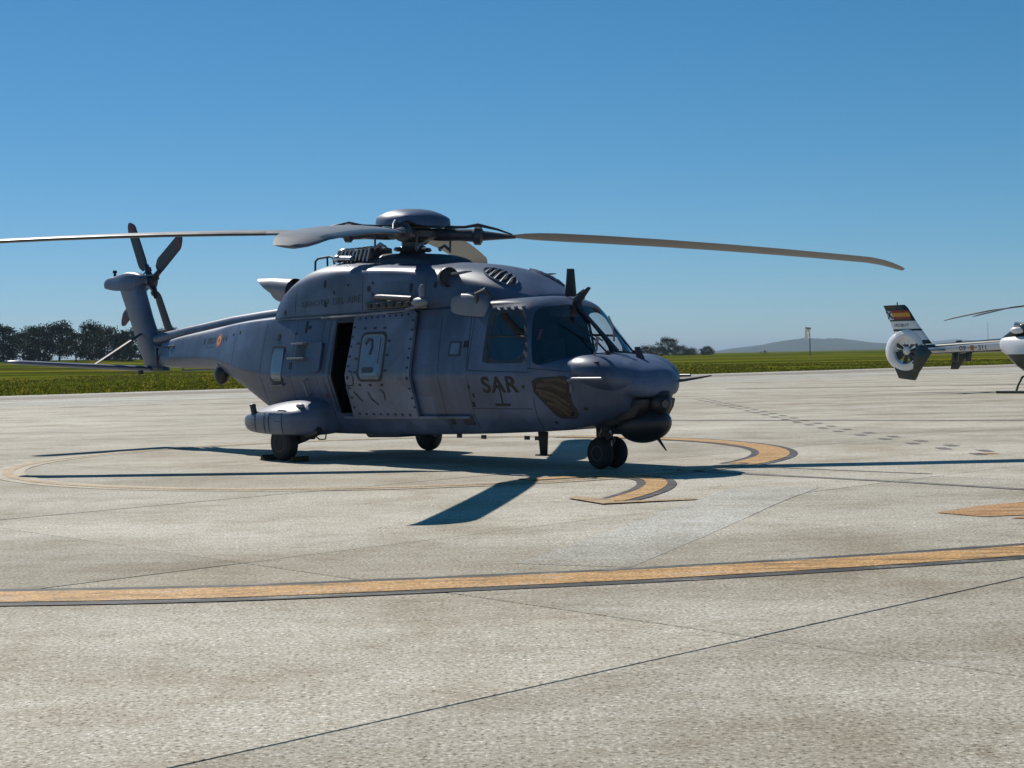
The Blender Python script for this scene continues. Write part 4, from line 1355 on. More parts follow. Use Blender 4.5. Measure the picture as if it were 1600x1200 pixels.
for sd in (-1, 1):
    sp_me = ring_sub(mirror(SP, sd), 'sponson')
    sp = link('sponson', sp_me, 'paint_sunlit_sponson', heli, angle=60)
    bsp = BVHTree.FromPolygons([v.co for v in sp_me.vertices], [tuple(p.vertices) for p in sp_me.polygons])
    def ssk(x, z, off=.004):
        loc, n_, i_, d_ = bsp.ray_cast(Vector((x, 4 * sd, z)), Vector((0, -sd, 0)))
        if loc is None: return Vector((x, 1.5 * sd, z))
        if n_.y * sd < 0: n_ = -n_
        return loc + n_ * off
    p0 = ssk(-2.45, .80, 0)
    MB().cyl(p0 - Vector((0, .02 * sd, .05)), p0 + Vector((-.03, .0, .13)), .055, .05, 12).ell(p0 + Vector((-.03, 0, .14)), (.06, .06, .035), 12, 8).build('warning_receiver', 'paint_dark', sp)
    MB().ell((-3.22, 1.18 * sd, .66), (.05, .05, .06), 12, 8).build('tail_light', 'black', sp)
    MB().ell(ssk(-1.22, .93, .01), (.11, .05, .045), 14, 8).build('position_light', 'paint_light', sp)
    for nm_, z0_, z1_, x0_, x1_, mt_, off_ in (('refuel_port', .68, .86, -1.62, -1.45, 'black', .004), ('port_lip', .865, .885, -1.66, -1.41, 'paint_light', .03)):
        mb = MB()
        mb.add([ssk(x0_, z0_, off_), ssk(x1_, z0_, off_), ssk(x1_, z1_, off_), ssk(x0_, z1_, off_)], [(0, 1, 2, 3)])
        mb.build(nm_, mt_, sp, smooth=False)
    for x0_, x1_ in ((-2.30, -1.95), (-1.80, -1.42)):
        pts_ = [ssk(x0_, .48 + .34 * i / 5) for i in range(6)] + [ssk(x0_ + (x1_ - x0_) * i / 4, .82) for i in range(1, 5)] + [ssk(x1_, .82 - .34 * i / 5) for i in range(1, 6)]
        MB().tube(pts_, .006, 4).build('panel_edge', 'seam', sp)
    # gear
    gear = empty('main_gear', (XM, 1.6 * sd, 0), 0, heli)
    MB().lathe([(.14, -.11), (.24, -.115), (.295, -.08), (.31, -.03), (.31, .03), (.295, .08), (.24, .115), (.14, .11)], (0, 0, .31), (0, 1, 0), 40).build('tyre', 'rubber', gear)
    MB().lathe([(.0, -.07), (.04, -.085), (.06, -.06), (.13, -.07), (.155, -.112), (.145, -.115), (.145, .115), (.155, .112), (.13, .07), (0, .07)], (0, 0, .31), (0, 1, 0), 32).build('rim', 'steel_dark', gear)
    MB().tube([(0, -.18 * sd, .31), (.30, -.20 * sd, .40), (.72, -.22 * sd, .52)], [.07, .075, .07], 10).cyl((0, -.24 * sd, .31), (0, .02 * sd, .31), .05).build('trailing_arm', 'steel_dark', gear)
    MB().cyl((.02, -.25 * sd, .34), (.10, -.25 * sd, .75), .05).cyl((.02, -.25 * sd, .34), (.05, -.25 * sd, .52), .035).build('shock_strut', 'metal', gear)
    MB().tube([(.45, -.30 * sd, .44), (.55, -.34 * sd, .36), (.72, -.34 * sd, .37), (.80, -.3 * sd, .48)], .012, 6).build('brake_hose', 'steel_dark', gear)
    MB().prism([(-.3, .44), (.45, .44), (.40, .36), (.28, .36)], -.36 * sd, -.30 * sd).build('gear_door', 'paint', gear, bevel=.01)

# ---- nose gear
ng = empty('nose_gear', (XM + 6.08, 0, 0), 0, heli)
for s_ in (-1, 1):
    MB().lathe([(.10, -.075), (.18, -.08), (.22, -.055), (.235, -.02), (.235, .02), (.22, .055), (.18, .08), (.10, .075)], (0, .155 * s_, .235), (0, 1, 0), 36).build('tyre', 'rubber', ng)
    MB().lathe([(.0, -.06), (.03, -.07), (.05, -.04), (.09, -.05), (.115, -.078), (.10, -.079), (.10, .079), (.115, .078), (.09, .05), (.0, .05)], (0, .155 * s_, .235), (0, 1, 0), 28).build('rim', 'steel_dark', ng)
MB().cyl((0, -.2, .235), (0, .2, .235), .035, n=12).cyl((-.02, 0, .235), (-.02, 0, .50), .05, n=14).build('axle', 'steel_dark', ng)
MB().cyl((-.02, 0, .46), (-.02, 0, .70), .085, n=16).box((-.02, 0, .53), (.14, .20, .07)).build('gear_leg', 'paint_dark', ng, bevel=.01)
MB().tube([(.05, 0, .30), (.15, 0, .42), (.06, 0, .56)], .022, 6).tube([(-.10, .05, .56), (-.45, .05, .68)], .03, 8).build('torque_link', 'metal', ng)
MB().tube([(-.03, -.09, .68), (.0, -.12, .58), (-.05, -.11, .48), (-.02, -.06, .40)], .012, 6).tube([(-.03, .09, .68), (.03, .13, .6), (.0, .11, .48)], .012, 6).build('gear_hose', 'metal', ng)
MB().box((.10, -.02, .36), (.03, .03, .14)).build('tow_fitting', 'metal', ng, bevel=.005)
MB().prism([(-.35, .66), (.25, .68), (.22, .50), (-.28, .50)], .17, .19).build('gear_door', 'paint', ng, bevel=.006)

# wheel chocks at the near main wheel
ca, sa = math.cos(HD), math.sin(HD)
def h2w(x, y, z=0):
    return (-1.6254 + x * ca + y * sa, 26.5165 - x * sa + y * ca, z)
for i, (dx, lab) in enumerate(((-.42, 'small dark rubber chock behind the near main wheel of the grey helicopter'), (.40, 'small dark chock in front of the near main wheel of the grey helicopter'))):
    s_ = 1 if dx < 0 else -1
    mb = MB().prism([(-.08 * s_, 0), (.08 * s_, 0), (.06 * s_, .02), (-.05 * s_, .09), (-.08 * s_, .09)], -.16, .16)
    o = mb.build('wheel_chock', 'chock', None, bevel=.01)
    p = h2w(XM + dx, -1.6)
    o.location = (p[0], p[1], .004)
    o.rotation_euler = (0, 0, -HD)
    tag(o, lab, 'wheel chock')

# ------------------------------------------------------------------ second helicopter
def multi(mb, name, mats, pick, parent, angle=40, sub=0):
    """one skin with several paint colours; pick(face centre) -> index"""
    me = bpy.data.meshes.new(name)
    me.from_pydata(mb.v, [], mb.f)
    bm = bmesh.new(); bm.from_mesh(me); bmesh.ops.recalc_face_normals(bm, faces=bm.faces); bm.to_mesh(me); bm.free()
    if sub:
        me = subsurf(me, sub)
    o = link(name, me, mats[0], parent, angle=angle)
    for m in mats[1:]:
        me.materials.append(M[m])
    for p in me.polygons:
        p.material_index = pick(p.center)
    return o

def two_tone(name, lo, hi):
    """white livery with dark green above and below two lines given as z = a + b*x"""
    m, nt, b = new_mat(name)
    tc = nd(nt, 'ShaderNodeTexCoord')
    sx = nd(nt, 'ShaderNodeSeparateXYZ')
    nt.links.new(tc.outputs['Object'], sx.inputs[0])
    fl = []
    for (a_, b_), op in ((lo, 'LESS_THAN'), (hi, 'GREATER_THAN')):
        ln = nd(nt, 'ShaderNodeMath', operation='MULTIPLY_ADD')
        ln.inputs[1].default_value = b_
        ln.inputs[2].default_value = a_
        nt.links.new(sx.outputs['X'], ln.inputs[0])
        cp = nd(nt, 'ShaderNodeMath', operation=op)
        nt.links.new(sx.outputs['Z'], cp.inputs[0])
        nt.links.new(ln.outputs[0], cp.inputs[1])
        fl.append(cp)
    mxm = nd(nt, 'ShaderNodeMath', operation='MAXIMUM')
    nt.links.new(fl[0].outputs[0], mxm.inputs[0])
    nt.links.new(fl[1].outputs[0], mxm.inputs[1])
    mx = nd(nt, 'ShaderNodeMix', data_type='RGBA')
    nt.links.new(mxm.outputs[0], mx.inputs[0])
    mx.inputs[6].default_value = (.70, .70, .72, 1)
    mx.inputs[7].default_value = (.012, .022, .018, 1)
    nt.links.new(mx.outputs[2], b.inputs['Base Color'])
    b.inputs['Roughness'].default_value = .3
    b.inputs['Coat Weight'].default_value = .3
    return m
M['cabin_livery'] = two_tone('cabin_livery', (1.40, 0.0), (2.02, 0.0))
M['boom_livery'] = two_tone('boom_livery', (1.62, .025), (1.945, .05))
h2 = empty('light_helicopter', (19.23, 55.56, -.0), -HD)
tag(h2, 'small white and dark green police helicopter with shrouded tail fan at the right edge', 'helicopter')
def ovals(st, n=20, pw=2.6):
    rr = []
    for x, zc, hy, hz in st:
        ring = []
        for j in range(n):
            a = 2 * PI * j / n
            ca_, sa_ = math.cos(a), math.sin(a)
            ring.append((x, hy * math.copysign(abs(ca_) ** (2 / pw), ca_), zc + hz * math.copysign(abs(sa_) ** (2 / pw), sa_)))
        rr.append(ring)
    return rr
body = MB().rings(ovals([(3.05, 1.05, .10, .10), (2.9, 1.08, .36, .32), (2.5, 1.16, .60, .55), (1.9, 1.28, .74, .72), (1.0, 1.36, .79, .82), (0, 1.37, .79, .83), (-.4, 1.40, .78, .79), (-.9, 1.43, .74, .74), (-1.35, 1.60, .60, .53), (-1.7, 1.74, .42, .30), (-1.95, 1.75, .32, .25)], 28))
multi(body, 'cabin', ['cabin_livery'], lambda c: 0, h2, sub=1)
MB().rings(ovals([(1.1, 2.22, .30, .10), (.7, 2.40, .55, .28), (.1, 2.50, .62, .34), (-.5, 2.44, .60, .32), (-1.0, 2.28, .50, .26), (-1.5, 2.08, .32, .17), (-1.85, 1.96, .16, .08)], 22)).build('engine_cowling', 'green_dark', h2)
for y in (-.3, .3):
    MB().cyl((-.7, y, 2.36), (-1.2, y * 1.25, 2.44), .13, .12, 18).build('exhaust_pipe', 'metal', h2)
for y in (-.62, .62):
    MB().ell((-1.05, y * .72, 2.26), (.30, .12, .13)).build('engine_intake', 'white', h2)
boom = MB().rings(ovals([(x_, 1.75 - .035 * (-1.6 - x_), .34 - .052 * (-1.6 - x_), .255 - .019 * (-1.6 - x_)) for x_ in (-1.6, -2.3, -3.0, -3.7, -4.4, -5.1, -5.5)], 48, 2.2))
bo = multi(boom, 'tail_boom', ['boom_livery'], lambda c: 0, h2)
bvh2 = BVHTree.FromPolygons([v.co for v in bo.data.vertices], [tuple(p.vertices) for p in bo.data.polygons])
def put_text(name, body_, x0, x1, z0, h_, yoff, mat, parent, bold=.01):
    me = text_me(body_, 1.0, bold)
    bm = bmesh.new(); bm.from_mesh(me)
    bmesh.ops.triangulate(bm, faces=bm.faces)
    for _ in range(3):
        es = [e for e in bm.edges if e.calc_length() > .2]
        bmesh.ops.subdivide_edges(bm, edges=es, cuts=1)
        bmesh.ops.triangulate(bm, faces=bm.faces)
    bm.to_mesh(me); bm.free()
    xs = [v.co.x for v in me.vertices]; ys = [v.co.y for v in me.vertices]
    a, b, c_, d = min(xs), max(xs), min(ys), max(ys)
    for v in me.vertices:
        x = x0 + (x1 - x0) * (v.co.x - a) / (b - a)
        z = z0 + h_ * (v.co.y - c_) / (d - c_)
        y = yoff
        if yoff is None:
            loc, n_, i_, d_ = bvh2.ray_cast(Vector((x, -3, z)), Vector((0, 1, 0)))
            y = loc.y - .006 if loc is not None else -.2
        v.co = (x, y, z)
    return link(name, me, mat, parent, smooth=False)
put_text('lettering_code', '09', -3.55, -3.27, 1.57, .17, None, 'letter', bo)
put_text('lettering_code', '-', -3.20, -3.13, 1.64, .03, None, 'letter', bo)
put_text('lettering_code', '-', -2.87, -2.80, 1.65, .03, None, 'letter', bo)
put_text('lettering_code', '311', -2.74, -2.42, 1.58, .17, None, 'letter', bo)
for r_, m_, yo in ((.10, 'flag_red', .0), (.068, 'flag_yellow', .004), (.034, 'flag_red', .008)):
    mb = MB()
    pts = []
    for i in range(18):
        x, z = -3.0 + r_ * math.cos(2 * PI * i / 18), 1.66 + r_ * math.sin(2 * PI * i / 18)
        loc, n_, i_, d_ = bvh2.ray_cast(Vector((x, -3, z)), Vector((0, 1, 0)))
        pts.append((x, (loc.y if loc is not None else -.2) - .008 - yo, z))
    mb.add(pts, [tuple(range(18))])
    mb.build('roundel', m_, bo)
# fan shroud
FC = Vector((-5.95, 0, 1.60))
sh = []
for j in range(40):
    a = 2 * PI * j / 40
    ro = .80 + .16 * max(0, -math.cos(a)) ** 2 * (1 if abs(math.sin(a)) < .8 else .7) + .10 * max(0, math.sin(a + .6)) ** 2
    sec_ = []
    for r_, y in ((.50, .15), (.515, .175), (.56, .19), (.64, .18), ((.66 + ro) / 2 + .02, .13), (ro - .03, .05), (ro, 0), (ro - .03, -.05), ((.66 + ro) / 2 + .02, -.13), (.64, -.18), (.56, -.19), (.515, -.175), (.50, -.15)):
        sec_.append((FC.x + r_ * math.cos(a), y, FC.z + r_ * math.sin(a)))
    sh.append(sec_)
mb = MB()
nn_ = len(sh[0])
mb.add([v for r_ in sh for v in r_], [(j * nn_ + k, j * nn_ + (k + 1) % nn_, ((j + 1) % 40) * nn_ + (k + 1) % nn_, ((j + 1) % 40) * nn_ + k) for j in range(40) for k in range(nn_)])
shroud = multi(mb, 'fan_shroud', ['white', 'green_dark'], lambda c: 1 if (c.x > FC.x + .38 and c.z < FC.z + .30 - .4 * (c.x - FC.x - .38)) else 0, h2)
MB().ell(FC, (.17, .12, .17), 20, 12).build('fan_hub', 'white', shroud)
for k in range(10):
    a = 2 * PI * k / 10 + .12 * (k % 3)
    c_, s_ = math.cos(a), math.sin(a)
    rr = []
    for r_, w in ((.14, .045), (.30, .075), (.49, .085)):
        p = FC + Vector((c_ * r_, 0, s_ * r_))
        t = Vector((-s_, 0, c_))
        rr.append([p + t * w + Vector((0, .02, 0)), p + Vector((0, .035, 0)), p - t * w + Vector((0, -.02, 0)), p - Vector((0, .035, 0))])
    MB().rings(rr).build('fan_blade', 'steel_dark', shroud)
for k in range(9):
    a = 2 * PI * k / 9 + .3
    MB().cyl(FC + Vector((0, .13, 0)), FC + Vector((.5 * math.cos(a), .13, .5 * math.sin(a))), .02, n=6).build('stator_vane', 'steel_dark', shroud)
# fin with flag
fp = [(-5.0, 1.85), (-5.25, 2.05), (-5.95, 2.72), (-6.40, 3.26), (-6.55, 3.34), (-7.02, 3.36), (-7.62, 3.37), (-7.40, 2.95), (-7.12, 2.45), (-7.0, 2.10), (-6.3, 2.30), (-5.7, 2.1)]
mb = MB()
rr = []
def clip_fin(z):
    """leading and trailing x of the fin at height z"""
    le = [(1.85, -4.85), (2.05, -5.0), (2.72, -5.52), (3.26, -5.88), (3.37, -6.02)]
    te = [(1.85, -6.2), (2.10, -6.42), (2.45, -6.56), (2.95, -6.76), (3.37, -6.98)]
    def ip(t):
        for (a, b), (c, d) in zip(t[:-1], t[1:]):
            if a <= z <= c: return b + (d - b) * (z - a) / (c - a)
        return t[-1][1]
    return ip(le), ip(te)
zs = [1.85, 2.0, 2.2, 2.36, 2.44, 2.50, 2.62, 2.74, 2.85, 2.95, 3.05, 3.15, 3.25, 3.37]
for z in zs:
    a, b = clip_fin(z)
    th = .10 if z < 2.4 else .075
    rr.append([(a + (b - a) * x, y * 2 * th / .24, z) for x, y in airfoil(10, .24)])
mb.rings(rr)
fin2 = multi(mb, 'tail_fin', ['white', 'green_dark'], lambda c: 1 if c.z > 2.74 or 2.36 < c.z < 2.44 or (c.x > -5.6 and c.z < 2.0) else 0, h2)
yf = -.092
def fin_quad(name, x0, x1, z0, z1, mat, yo=0):
    sk = -.42
    MB().prism([(x0 + sk * (z0 - 2.75), z0), (x1 + sk * (z0 - 2.75), z0), (x1 + sk * (z1 - 2.75), z1), (x0 + sk * (z1 - 2.75), z1)], yf - yo - .004, yf - yo).build(name, mat, fin2, smooth=False)
fin_quad('flag_stripe', -6.42, -5.64, 2.82, 2.91, 'flag_red')
fin_quad('flag_stripe', -6.42, -5.64, 2.91, 3.06, 'flag_yellow')
fin_quad('flag_stripe', -6.42, -5.64, 3.06, 3.15, 'flag_red')
fin_quad('cross_field', -6.66, -6.42, 2.80, 3.14, 'white')
for s_ in (0, 1):
    a, b = ((-6.68, 2.84), (-6.60, 3.12)) if s_ == 0 else ((-6.48, 2.84), (-6.78, 3.12))
    MB().tube([(a[0], yf - .012, a[1]), (b[0], yf - .012, b[1])], .026, 4).build('cross_bar', 'black', fin2)
put_text('lettering_serial', 'HU.26-17', -6.42, -5.80, 2.53, .12, yf - .004, 'letter', fin2)
MB().cyl((-6.35, 0, 3.36), (-6.35, 0, 3.48), .025, n=8).build('tail_beacon', 'flag_red', fin2)
MB().prism([(-6.5, .98), (-5.3, 1.02), (-5.6, .46), (-6.3, .54)], -.07, .07).build('tail_bumper', 'green_dark', h2, bevel=.03)
# stabiliser with end plates
rr = [[(-4.15 - .5 * x, y, 1.60 + yy * .5) for x, yy in airfoil(8, .16)] for y in (-1.28, 0, 1.28)]
MB().rings(rr).build('horizontal_stabiliser', 'green_dark', h2)
for y in (-1.30, 1.30):
    MB().prism([(-4.05, 1.52), (-4.35, 1.80), (-4.72, 1.80), (-4.78, 1.45), (-4.86, .85), (-4.55, .85), (-4.35, 1.1)], y - .03, y + .03).build('end_plate', 'green_dark', h2, bevel=.012)
for x in (-3.45, -4.0):
    MB().prism([(x, 1.50), (x + .28, 1.50), (x + .24, 1.16), (x + .02, 1.16)], -.03, .03).build('belly_antenna', 'green_dark', h2, bevel=.01)
MB().box((-3.7, 0, 1.90), (.22, .10, .10)).build('boom_beacon', 'steel_dark', h2, bevel=.02)
MB().cyl((-2.5, 0, 1.9), (-2.5, 0, 2.6), .008, .004, 6).build('whip_antenna', 'steel_dark', h2)
# skids
for y in (-1.0, 1.0):
    MB().tube([(-1.62, y, .055), (-.8, y, .055), (.6, y, .055), (1.5, y, .06), (1.85, y, .14), (2.05, y, .30)], .05, 10).build('skid', 'green_dark', h2)
for x in (-.85, 1.0):
    MB().tube([(x, -1.0, .06), (x, -.85, .30), (x, -.55, .58), (x, 0, .64), (x, .55, .58), (x, .85, .30), (x, 1.0, .06)], .04, 8).build('cross_tube', 'green_dark', h2)
for sd in (-1, 1):
    mb = MB()
    mb.prism([(2.55, 1.20), (2.1, 1.78), (1.5, 2.05), (.9, 2.06), (.9, 1.25)], .74 * sd, .80 * sd)
    mb.build('cabin_window', 'winrefl', h2, bevel=.02)
    MB().prism([(.75, 1.25), (.75, 2.02), (-.35, 2.0), (-.35, 1.3)], .77 * sd, .805 * sd).build('cabin_window', 'winrefl', h2, bevel=.02)
# rotor
r2 = empty('main_rotor', (.45, 0, 3.18), 0, h2)
MB().cyl((0, 0, -.5), (0, 0, .12), .12, .10, 16).lathe([(0, -.05), (.28, -.04), (.28, .05), (0, .08)], (0, 0, .02), (0, 0, 1), 20).build('rotor_hub', 'steel_dark', r2)
st2 = [(.3, .16, .1, .0, 0), (.9, .20, .1, .0, 0), (1.1, .29, .1, -.01, 0), (3.0, .29, .05, -.15, 0), (4.6, .29, .0, -.38, 0), (5.0, .20, 0, -.45, -.04), (5.1, .12, 0, -.47, -.07)]
for k in range(4):
    o = MB().rings(blade_rings(st2, airfoil(8, .11))).build('rotor_blade', 'tail_blade', r2)
    o.rotation_euler = (0, 0, R(128) + HD + k * PI / 2)

# ------------------------------------------------------------------ windsock
def gz(x, y): return terrain(x, y)
wx, wy = 75.0, 392.0
ws = empty('windsock', (wx, wy, gz(wx, wy)))
tag(ws, 'limp white windsock on a thin pole in the grass before the blue hill', 'windsock')
MB().cyl((0, 0, 0), (0, 0, 6.9), .13, .09, 10).build('pole', 'paint_dark', ws)
mb = MB()
mb.rings([[(-.45 - .45 * t + rr_ * math.cos(2 * PI * j / 14), rr_ * math.sin(2 * PI * j / 14), 6.9 - 2.6 * t + .25 * rr_ * math.cos(2 * PI * j / 14)) for j in range(14)] for t, rr_ in ((0, .74), (.25, .70), (.5, .64), (.75, .55), (1, .46))], False, False)
sk_m, sk_nt, sk_b = new_mat('windsock_fabric')
sk_b.inputs['Base Color'].default_value = (.85, .85, .82, 1)
sk_t = nd(sk_nt, 'ShaderNodeBsdfTranslucent')
sk_t.inputs['Color'].default_value = (.9, .9, .86, 1)
sk_x = nd(sk_nt, 'ShaderNodeMixShader')
sk_x.inputs[0].default_value = .6
sk_nt.links.new(sk_b.outputs[0], sk_x.inputs[1])
sk_nt.links.new(sk_t.outputs[0], sk_x.inputs[2])
sk_nt.links.new(sk_x.outputs[0], sk_nt.nodes['Material Output'].inputs['Surface'])
mb.build('sock', sk_m, ws)
MB().lathe([(.74, -.14), (.80, 0), (.74, .14), (.71, 0)], (-.45, 0, 6.95), (.1, 0, 1), 16).build('hoop', 'tip_red', ws)

# ------------------------------------------------------------------ trees, bushes
def leaf_mat(name, c):
    m, nt, b = new_mat(name)
    geo = nd(nt, 'ShaderNodeNewGeometry')
    r = ramp(nt, geo.outputs['Random Per Island'], [(0, tuple(x * .55 for x in c)), (.6, c), (1, tuple(x * 1.6 for x in c))])
    nt.links.new(r.outputs['Color'], b.inputs['Base Color'])
    b.inputs['Roughness'].default_value = .8
    b.inputs['Specular IOR Level'].default_value = .15
    return m
M['pine'] = leaf_mat('pine_foliage', (.034, .052, .028))
M['leaf'] = leaf_mat('dark_leaf_foliage', (.035, .048, .020))
M['bark'] = plain('bark', (.06, .05, .04), .9)

def tree(x, y, h, w, seed, mat, label, group, name='pine_tree', bare=.25, nclump=16, leaves=110, cat='tree'):
    rnd = random.Random(seed)
    root = empty(name, (x, y, gz(x, y) - .1), rnd.uniform(0, 6))
    tag(root, label, cat, group)
    tr_ = MB()
    lean = rnd.uniform(-.04, .04) * h
    top_ = Vector((lean, 0, h * .86))
    tr_.tube([(0, 0, 0), (lean * .3, 0, h * .35), (lean * .7, 0, h * .65), top_], [h * .028, h * .022, h * .015, h * .006], 8)
    cl = []
    for i in range(nclump):
        t = bare + (1 - bare) * (i + .5) / nclump
        rad_ = w * .55 * (.40 + .75 * math.sin(PI * min(1, max(.08, (t - bare) / (1 - bare) * .85 + .12)))) * rnd.uniform(.55, 1.05)
        a = i * 2.4 + rnd.uniform(-.5, .5)
        c = Vector((rad_ * math.cos(a), rad_ * math.sin(a), h * t + rnd.uniform(-.04, .04) * h))
        cl.append((c, w * rnd.uniform(.18, .30)))
        st_ = Vector((lean * t, 0, max(h * .12, c.z - h * .14)))
        tr_.tube([st_, st_.lerp(c, .6) + Vector((0, 0, h * .02)), c], [h * .010, h * .007, h * .003], 5)
    cl.append((top_ + Vector((0, 0, h * .04)), w * .13))
    tr_.build('trunk', 'bark', root)
    cr_ = MB()
    for c, r_ in cl:
        for k in range(leaves):
            d = Vector((rnd.gauss(0, 1), rnd.gauss(0, 1), rnd.gauss(0, .6)))
            if d.length > 2.2: continue
            p = c + Vector((d.x, d.y, d.z)) * r_ * .62
            s_ = (h * .5 + 2.2) * rnd.uniform(.020, .044)
            u = Vector((rnd.gauss(0, 1), rnd.gauss(0, 1), rnd.gauss(0, 1))).normalized()
            v = u.orthogonal().normalized()
            q = u.cross(v)
            cr_.add([p + v * s_, p + q * s_ * .7, p - v * s_, p - q * s_ * .7 + u * s_ * .4], [(0, 1, 2, 3)])
    me = bpy.data.meshes.new('crown')
    me.from_pydata(cr_.v, [], cr_.f)
    me.update()
    link('crown', me, mat, root, smooth=False)
    return root

def at(px, d):
    return ((px - 800) / 2439.0 * d, d)
woods = [(-40, 395, 10.2, 7.0), (6, 400, 9.0, 6.0), (38, 412, 7.6, 7.2), (62, 388, 8.6, 5.2), (94, 400, 9.4, 6.0), (120, 380, 7.0, 4.6), (146, 408, 9.3, 6.2), (170, 395, 8.0, 5.6), (193, 385, 6.9, 4.8), (222, 410, 8.8, 6.0), (262, 415, 8.0, 6.5)]
names = ['at the far left edge of the picture', 'second from the left edge, tall and full', 'wide rounded crown above the stabiliser tip', 'above the middle of the stabiliser', 'tallest, left of the gap showing sky', 'thin with see-through crown over the stabiliser', 'right of the pale gap in the wood', 'dense crown left of the stabiliser strut', 'just left of the grey tail fin', 'half hidden behind the grey tail fin', 'hidden mostly by the tail boom']
for i, ((px, d, h_, w_), nm) in enumerate(zip(woods, names)):
    x, y = at(px, d)
    tree(x, y, h_, w_, 100 + i, 'pine', 'dark pine of the wood behind the meadow, ' + nm, 'pines of the wood on the left', bare=.03 if i not in (4, 5) else .22, nclump=30 if i != 5 else 16, leaves=190)
for i, (px, d, h_, w_, nm) in enumerate([(1045, 560, 6.2, 5.4, 'tall dark tree rising from the hedge right of the cockpit'), (1012, 560, 3.4, 5.0, 'low dark bush next to the cockpit glass of the grey helicopter'), (1028, 575, 3.0, 5.2, 'dark bush just left of the tall hedge tree'), (1064, 565, 3.2, 5.0, 'dark bush just right of the tall hedge tree'), (1080, 575, 2.3, 4.6, 'low bush near the right end of the distant hedge'), (1105, 570, 2.9, 3.6, 'rounded bush at the right end of the distant hedge')]):
    x, y = at(px, d)
    tree(x, y, h_, w_, 300 + i, 'leaf', nm, 'trees of the distant hedge', name='hedge_tree' if i == 0 else 'bush', bare=.02 if i else .12, nclump=22, leaves=190, cat='tree' if i == 0 else 'bush')
x, y = at(1195, 620)
tree(x, y, 1.2, 2.2, 400, 'leaf', 'tiny dark bush on the skyline left of the windsock', None, name='bush', bare=.05, nclump=6, leaves=60, cat='bush')

# ------------------------------------------------------------------ grass tufts on the field
def tufts():
    rnd = random.Random(7)
    vs, fs = [], []
    n = 0
    while n < 26000:
        a = rnd.uniform(-60, 130)
        d = -.7 + 110 * rnd.random() ** 1.9
        p = EDGE_P + EDGE_D * a + EDGE_N * d
        if abs(p.x) > .36 * p.y + 3:
            continue
        k = noise.noise(Vector((p.x * .09, p.y * .05, 3)))
        if rnd.random() > .55 + .9 * k:
            continue
        z = max(-.05, terrain(p.x, p.y))
        h_ = rnd.uniform(.05, .17) * (1 + .6 * k)
        for _ in range(3):
            t = rnd.uniform(0, 2 * PI)
            w = rnd.uniform(.05, .12)
            ox, oy = rnd.uniform(-.2, .2), rnd.uniform(-.2, .2)
            o = len(vs)
            vs += [(p.x + ox - w * math.cos(t), p.y + oy - w * math.sin(t), z - .02), (p.x + ox + w * math.cos(t), p.y + oy + w * math.sin(t), z - .02), (p.x + ox + rnd.uniform(-.1, .1), p.y + oy + rnd.uniform(-.1, .1), z + h_)]
            fs.append((o, o + 1, o + 2))
        n += 1
    me = bpy.data.meshes.new('grass')
    me.from_pydata(vs, [], fs)
    me.update()
    m, nt, b = new_mat('grass_blades')
    geo = nd(nt, 'ShaderNodeNewGeometry')
    r = ramp(nt, geo.outputs['Random Per Island'], [(0, (.030, .040, .003)), (.5, (.080, .100, .006)), (.8, (.17, .16, .012)), (1, (.28, .22, .03))])
    nt.links.new(r.outputs['Color'], b.inputs['Base Color'])
    b.inputs['Roughness'].default_value = .8
    b.inputs['Specular IOR Level'].default_value = .0
    tl = nd(nt, 'ShaderNodeBsdfTranslucent')
    nt.links.new(r.outputs['Color'], tl.inputs['Color'])
    ms = nd(nt, 'ShaderNodeMixShader')
    ms.inputs[0].default_value = .55
    nt.links.new(b.outputs[0], ms.inputs[1])
    nt.links.new(tl.outputs[0], ms.inputs[2])
    nt.links.new(ms.outputs[0], nt.nodes['Material Output'].inputs['Surface'])
    o = link('grass', me, m, None, smooth=False)
    tag(o, 'rough green and yellowish grass growing along the apron edge', 'grass', kind='stuff')
tufts()

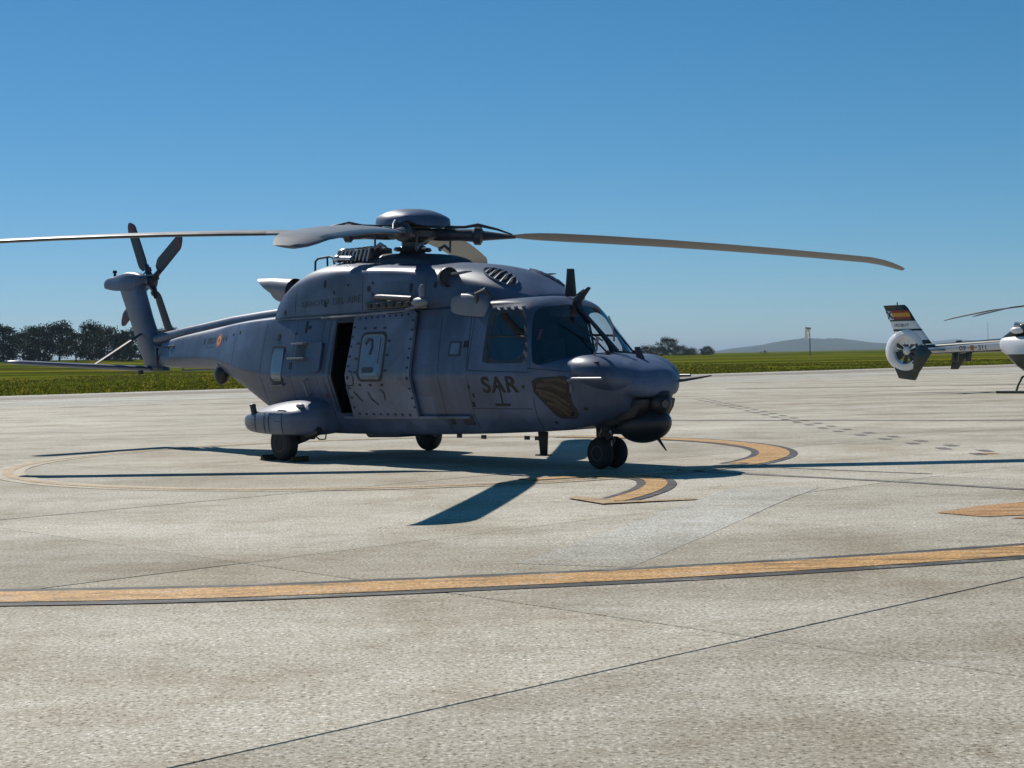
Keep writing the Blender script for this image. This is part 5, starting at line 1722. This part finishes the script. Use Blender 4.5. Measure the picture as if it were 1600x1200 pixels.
# ------------------------------------------------------------------ distant hills and air
M['hill'] = plain('wooded_hillside', (.035, .05, .035), .95, var=.5, scale=.006, spec=0)
def hill(name, d, prof, label, seed):
    def hz(px): return 557.6 - .0214 * (px - 800)
    rnd = random.Random(seed)
    xs = []
    for (p0, y0), (p1, y1) in zip(prof[:-1], prof[1:]):
        k = 14
        for i in range(k):
            t = i / k
            t2 = t * t * (3 - 2 * t) * .5 + t * .5
            xs.append((p0 + (p1 - p0) * t, y0 + (y1 - y0) * t2))
    xs.append(prof[-1])
    vs, m = [], len(xs)
    rows = [(-.16, 0.0), (-.10, .35), (-.05, .75), (0, 1.0), (.06, .8), (.2, 0)]
    for f_, hh in rows:
        for px, py in xs:
            z = max(0, (hz(px) - py) / 2439.0 * d) * .94
            z = z * hh * (1 + (.10 * noise.noise(Vector((px * .12, f_ * 20, seed))) if hh < 1 else .09 * noise.noise(Vector((px * .22, 0, seed))) + .05 * noise.noise(Vector((px * .9, 0, seed))))) - (3 if hh == 0 else 0)
            vs.append(((px - 800) / 2439.0 * d, d * (1 + f_), z))
    fs = [(j * m + i, j * m + i + 1, (j + 1) * m + i + 1, (j + 1) * m + i) for j in range(len(rows) - 1) for i in range(m - 1)]
    me = bpy.data.meshes.new(name)
    me.from_pydata(vs, [], fs)
    me.update()
    tag(link(name, me, 'hill', None, angle=80), label, kind='structure')
hill('hill', 7000, [(1110, 552), (1140, 546), (1165, 541), (1200, 537), (1230, 530), (1262, 526.5), (1285, 527.5), (1312, 527), (1340, 532), (1370, 534.5), (1400, 536), (1440, 540), (1480, 543)], 'long blue hill ridge on the horizon behind the windsock', 1)
hill('hill', 10500, [(1440, 545), (1460, 536), (1480, 530), (1495, 529), (1515, 534), (1550, 539), (1600, 540), (1680, 536), (1760, 541)], 'pale blue far hill above the tail boom of the small helicopter', 5)

air = MB().box((0, 12000, 53), (62000, 38000, 112))
M['air'] = bpy.data.materials.new('thin_blue_air')
M['air'].use_nodes = True
an = M['air'].node_tree
an.nodes.clear()
pv = an.nodes.new('ShaderNodeVolumePrincipled')
pv.inputs['Color'].default_value = (0.70, 0.86, 1.0, 1)
pv.inputs['Density'].default_value = 0.00010
pv.inputs['Anisotropy'].default_value = 0.0
ao = an.nodes.new('ShaderNodeOutputMaterial')
an.links.new(pv.outputs[0], ao.inputs['Volume'])
tag(air.build('haze', 'air', None, smooth=False), 'thin bluish haze over the airfield', 'haze', kind='stuff')
